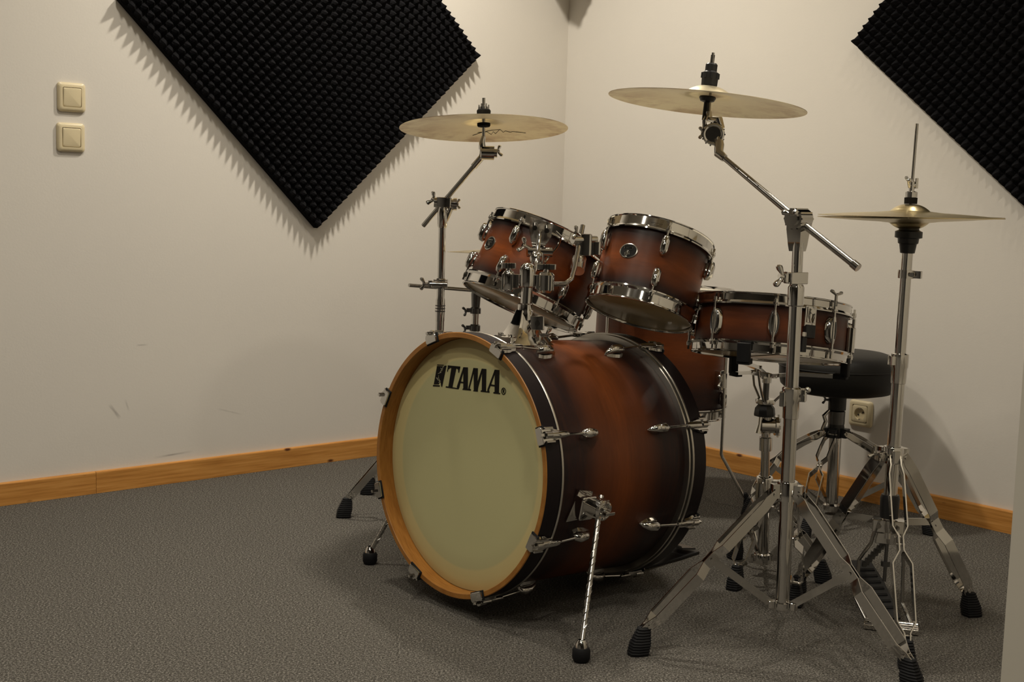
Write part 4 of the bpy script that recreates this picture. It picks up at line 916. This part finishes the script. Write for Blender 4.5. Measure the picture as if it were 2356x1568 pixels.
mb = MB(); mb.cyl(J + V((-.016, 0, -.004)), J + V((.020, 0, -.004)), .0185, n=24); mb.cyl(J + V((.018, 0, -.004)), J + V((.026, 0, -.004)), .0240, n=24); mb.tube([J + V((-.002, 0, -.024)), J + V((0, 0, .018))], [.010, .012], 14)
for k in range(8): mb.box((0, 0, 0), (.002, .002, .005), m=frame(J + V((.027, .0235 * math.cos(k * .785), -.004 + .0235 * math.sin(k * .785))), (0, 0, 1), (1, 0, 0)))
mb.tube([J + V((-.018, -.006, .022)), J + V((-.020, -.008, 0)), J + V((-.024, -.010, -.022))], [.006, .0055, .0085], 10)
part('tilter', mb, chrome, st)
K_ = V((0.6290, 3.1000, 0.4270))
mb = MB(frame(K_, (0, 0, 1), (1, 0, 0))); mb.lathe([(.004, -.0165), (.0255, -.016), (.0265, -.012), (.0245, .004), (.0150, .016), (.004, .0165)], 8); part('basket_knob', mb, blackp, st)
HB = V((0.6300, 3.1000, 0.5070)); RG = V((0.6300, 3.1000, 0.4480))
part('tube', MB().cyl(K_, HB, .0078, n=18), darkmetal, st, label='thin basket post')
mb = MB(frame(RG, (0, 0, 1), (1, 0, 0))); mb.lathe([(.009, -.006), (.0235, -.006), (.0250, 0), (.0235, .006), (.009, .006)], 24); part('slide_ring', mb, chrome, st)
mb = MB(frame(HB, (0, 0, 1), (1, 0, 0))); mb.lathe([(.004, -.014), (.0115, -.013), (.0125, .010), (.004, .012)], 20)
for a in (.1, 2.1, 4.1): mb.box((.018 * math.cos(a), .018 * math.sin(a), .004), (.007, .007, .005), bev=.002)
part('basket_hub', mb, chrome, st)
tips = [(V((0.5310, 2.8850, 0.5960)), 1.25), (V((0.7950, 3.0000, 0.5530)), 1.0), (V((0.5670, 3.2150, 0.5260)), .8)]
for tp, ks in tips:
    d = tp - HB; dh = V((d.x, d.y, 0)); L_ = dh.length; dh.normalize(); sd = V((-dh.y, dh.x, 0))
    pts = [HB + dh * .012 + V((0, 0, .004)), HB.lerp(tp, .45) + V((0, 0, -.006)), tp + V((0, 0, -.028))]
    rings = []
    for p_ in pts: rings.append([p_ + sd * .0065 + V((0, 0, .006)), p_ - sd * .0065 + V((0, 0, .006)), p_ - sd * .0065 - V((0, 0, .003)), p_ + sd * .0065 - V((0, 0, .003))])
    mb = MB(); mb.ring(rings); mb.cyl(HB.lerp(tp, .4) - sd * .009, HB.lerp(tp, .4) + sd * .009, .0042, n=12)
    arm = part('basket_arm', mb, chrome, st)
    part('arm_strut', MB().tube([RG + dh * .020, RG.lerp(HB.lerp(tp, .4), .5) + dh * .02, HB.lerp(tp, .4) + V((0, 0, -.006))], .0030, 8), chrome_s, st)
    mb = MB(frame(tp + V((0, 0, -.012)), (0, 0, 1), dh)); mb.box((0, 0, .008), (.009, .012 * ks, .022), bev=.003); mb.box((-.010, 0, -.014), (.016, .012 * ks, .006), bev=.002); part('rubber_tip', mb, rubber, arm)

# ------------------------------------------------------------------ drum throne
B = V((.989, 3.80, .02)); th = thing('drum_throne', 'round black padded drum throne at the back right', 'stool', (B.x, B.y, 0))
mb = MB(); mb.lathe([(.0001, .374), (.060, .372), (.120, .374), (.155, .382), (.172, .398), (.1775, .420), (.1780, .452), (.1735, .474), (.160, .489), (.135, .497), (.09, .502), (.0001, .504)], 64, o=(B.x, B.y, 0)); seat = part('seat', mb, blackv, th, smooth=60)
mb = MB(); mb.torus((B.x, B.y, .4535), .1783, .0022, 72, 8); part('piping', mb, blackv, seat)
part('tube', MB().cyl((B.x, B.y, .02), (B.x, B.y, .27), .0185, n=28), chrome, th)
part('tube', MB().cyl((B.x, B.y, .30), (B.x, B.y, .375), .0150, n=28), darkmetal, th)
mb = MB(); mb.lathe([(.016, .322), (.0265, .322), (.0270, .374), (.050, .376), (.050, .380), (.016, .380)], 28, o=(B.x, B.y, 0)); part('seat_socket', mb, blackp, th)
mb = MB(); wing_nut(mb, (B.x - .034, B.y - .005, .352), (-1, -.1, .1), .011); mb.cyl((B.x - .040, B.y - .005, .352), (B.x - .02, B.y, .352), .0035, n=10); part('seat_screw', mb, darkmetal, th)
mb = MB(); mb.lathe([(.016, .278), (.0250, .279), (.0255, .318), (.018, .321)], 28, o=(B.x, B.y, 0)); part('height_collar', mb, darkmetal, th)
mb = MB(); mb.tube([(B.x - .026, B.y - .012, .322), (B.x - .042, B.y - .014, .305), (B.x - .036, B.y - .014, .288), (B.x - .044, B.y - .014, .262)], [.004, .0065, .0055, .006], 10); part('collar_lever', mb, chrome, th)
feetT = [(1.222, 3.580), (.725, 3.760), (.845, 3.515)]
mb = MB(); mb.lathe([(.018, .236), (.0245, .240), (.0260, .262), (.0235, .280), (.018, .281)], 28, o=(B.x, B.y, 0))
for fx, fy in feetT: mb.box((.028, 0, 0), (.014, .013, .014), m=frame((B.x, B.y, .254), (0, 0, 1), V((fx - B.x, fy - B.y, 0))), bev=.003)
part('leg_hub', mb, blackp, th)
tripod(th, (B.x, B.y), feetT, .256, .030, hub_r=.034, bow=.038, wid=.0100, brace_t=.62, fscale=.9)
mb = MB(); mb.lathe([(.0186, .012), (.024, .013), (.025, .028), (.0186, .034)], 24, o=(B.x, B.y, 0)); part('brace_collar', mb, chrome, th)

# ------------------------------------------------------------------ bass drum pedal
pb = V((BF.x, BF.y, 0)) + V((BA.x, BA.y, 0)).normalized() * (BL + .015); pdv = V((BA.x, BA.y, 0)).normalized(); psd = V((pdv.y, -pdv.x, 0))
fr = frame((pb.x, pb.y, 0), (0, 0, 1), pdv)
pt = thing('bass_drum_pedal', 'black bass drum pedal on the floor behind the bass drum', 'drum pedal', fr)
mb = MB(fr); mb.ring([[V((x, s * w, z)) for s, z in ((-1, .001), (1, .001), (1, .007), (-1, .007))] for x, w in ((-.010, .055), (.20, .050), (.29, .040))]); part('base_plate', mb, blackp, pt, smooth=0)
mb = MB(fr)
for sg in (1, -1): mb.tube([(.02, sg * .048, .005), (.02, sg * .050, .12), (.02, sg * .044, .21)], [.008, .007, .007], 12)
mb.cyl((.02, -.055, .205), (.02, .055, .205), .006, n=14); part('frame', mb, chrome, pt)
mb = MB(fr); mb.ring([[V((x, s * w, z + e)) for s, e in ((-1, 0), (1, 0), (1, .005), (-1, .005))] for x, w, z in ((.035, .036, .090), (.21, .034, .030), (.225, .033, .024))]); fb = part('footboard', mb, darkmetal, pt, smooth=0)
mb = MB(fr); mb.ring([[V((x, s * w, z + e)) for s, e in ((-1, 0), (1, 0), (1, .005), (-1, .005))] for x, w, z in ((.228, .033, .020), (.285, .030, .010))]); part('heel_plate', mb, darkmetal, pt, smooth=0)
mb = MB(fr); mb.tube([(.02, 0, .205), (-.004, 0, .30)], .0035, 8); bt_ = part('beater_shaft', mb, chrome_s, pt)
mb = MB(fr); mb.cyl((-.012, 0, .30), (.022, 0, .308), .026, n=22); part('beater', mb, felt, bt_)
mb = MB(fr)
for i_ in range(10): mb.box((.030, 0, .098 + .0105 * i_), (.003, .006 if i_ % 2 else .0045, .0055), bev=.001)
part('chain', mb, darkmetal, pt)
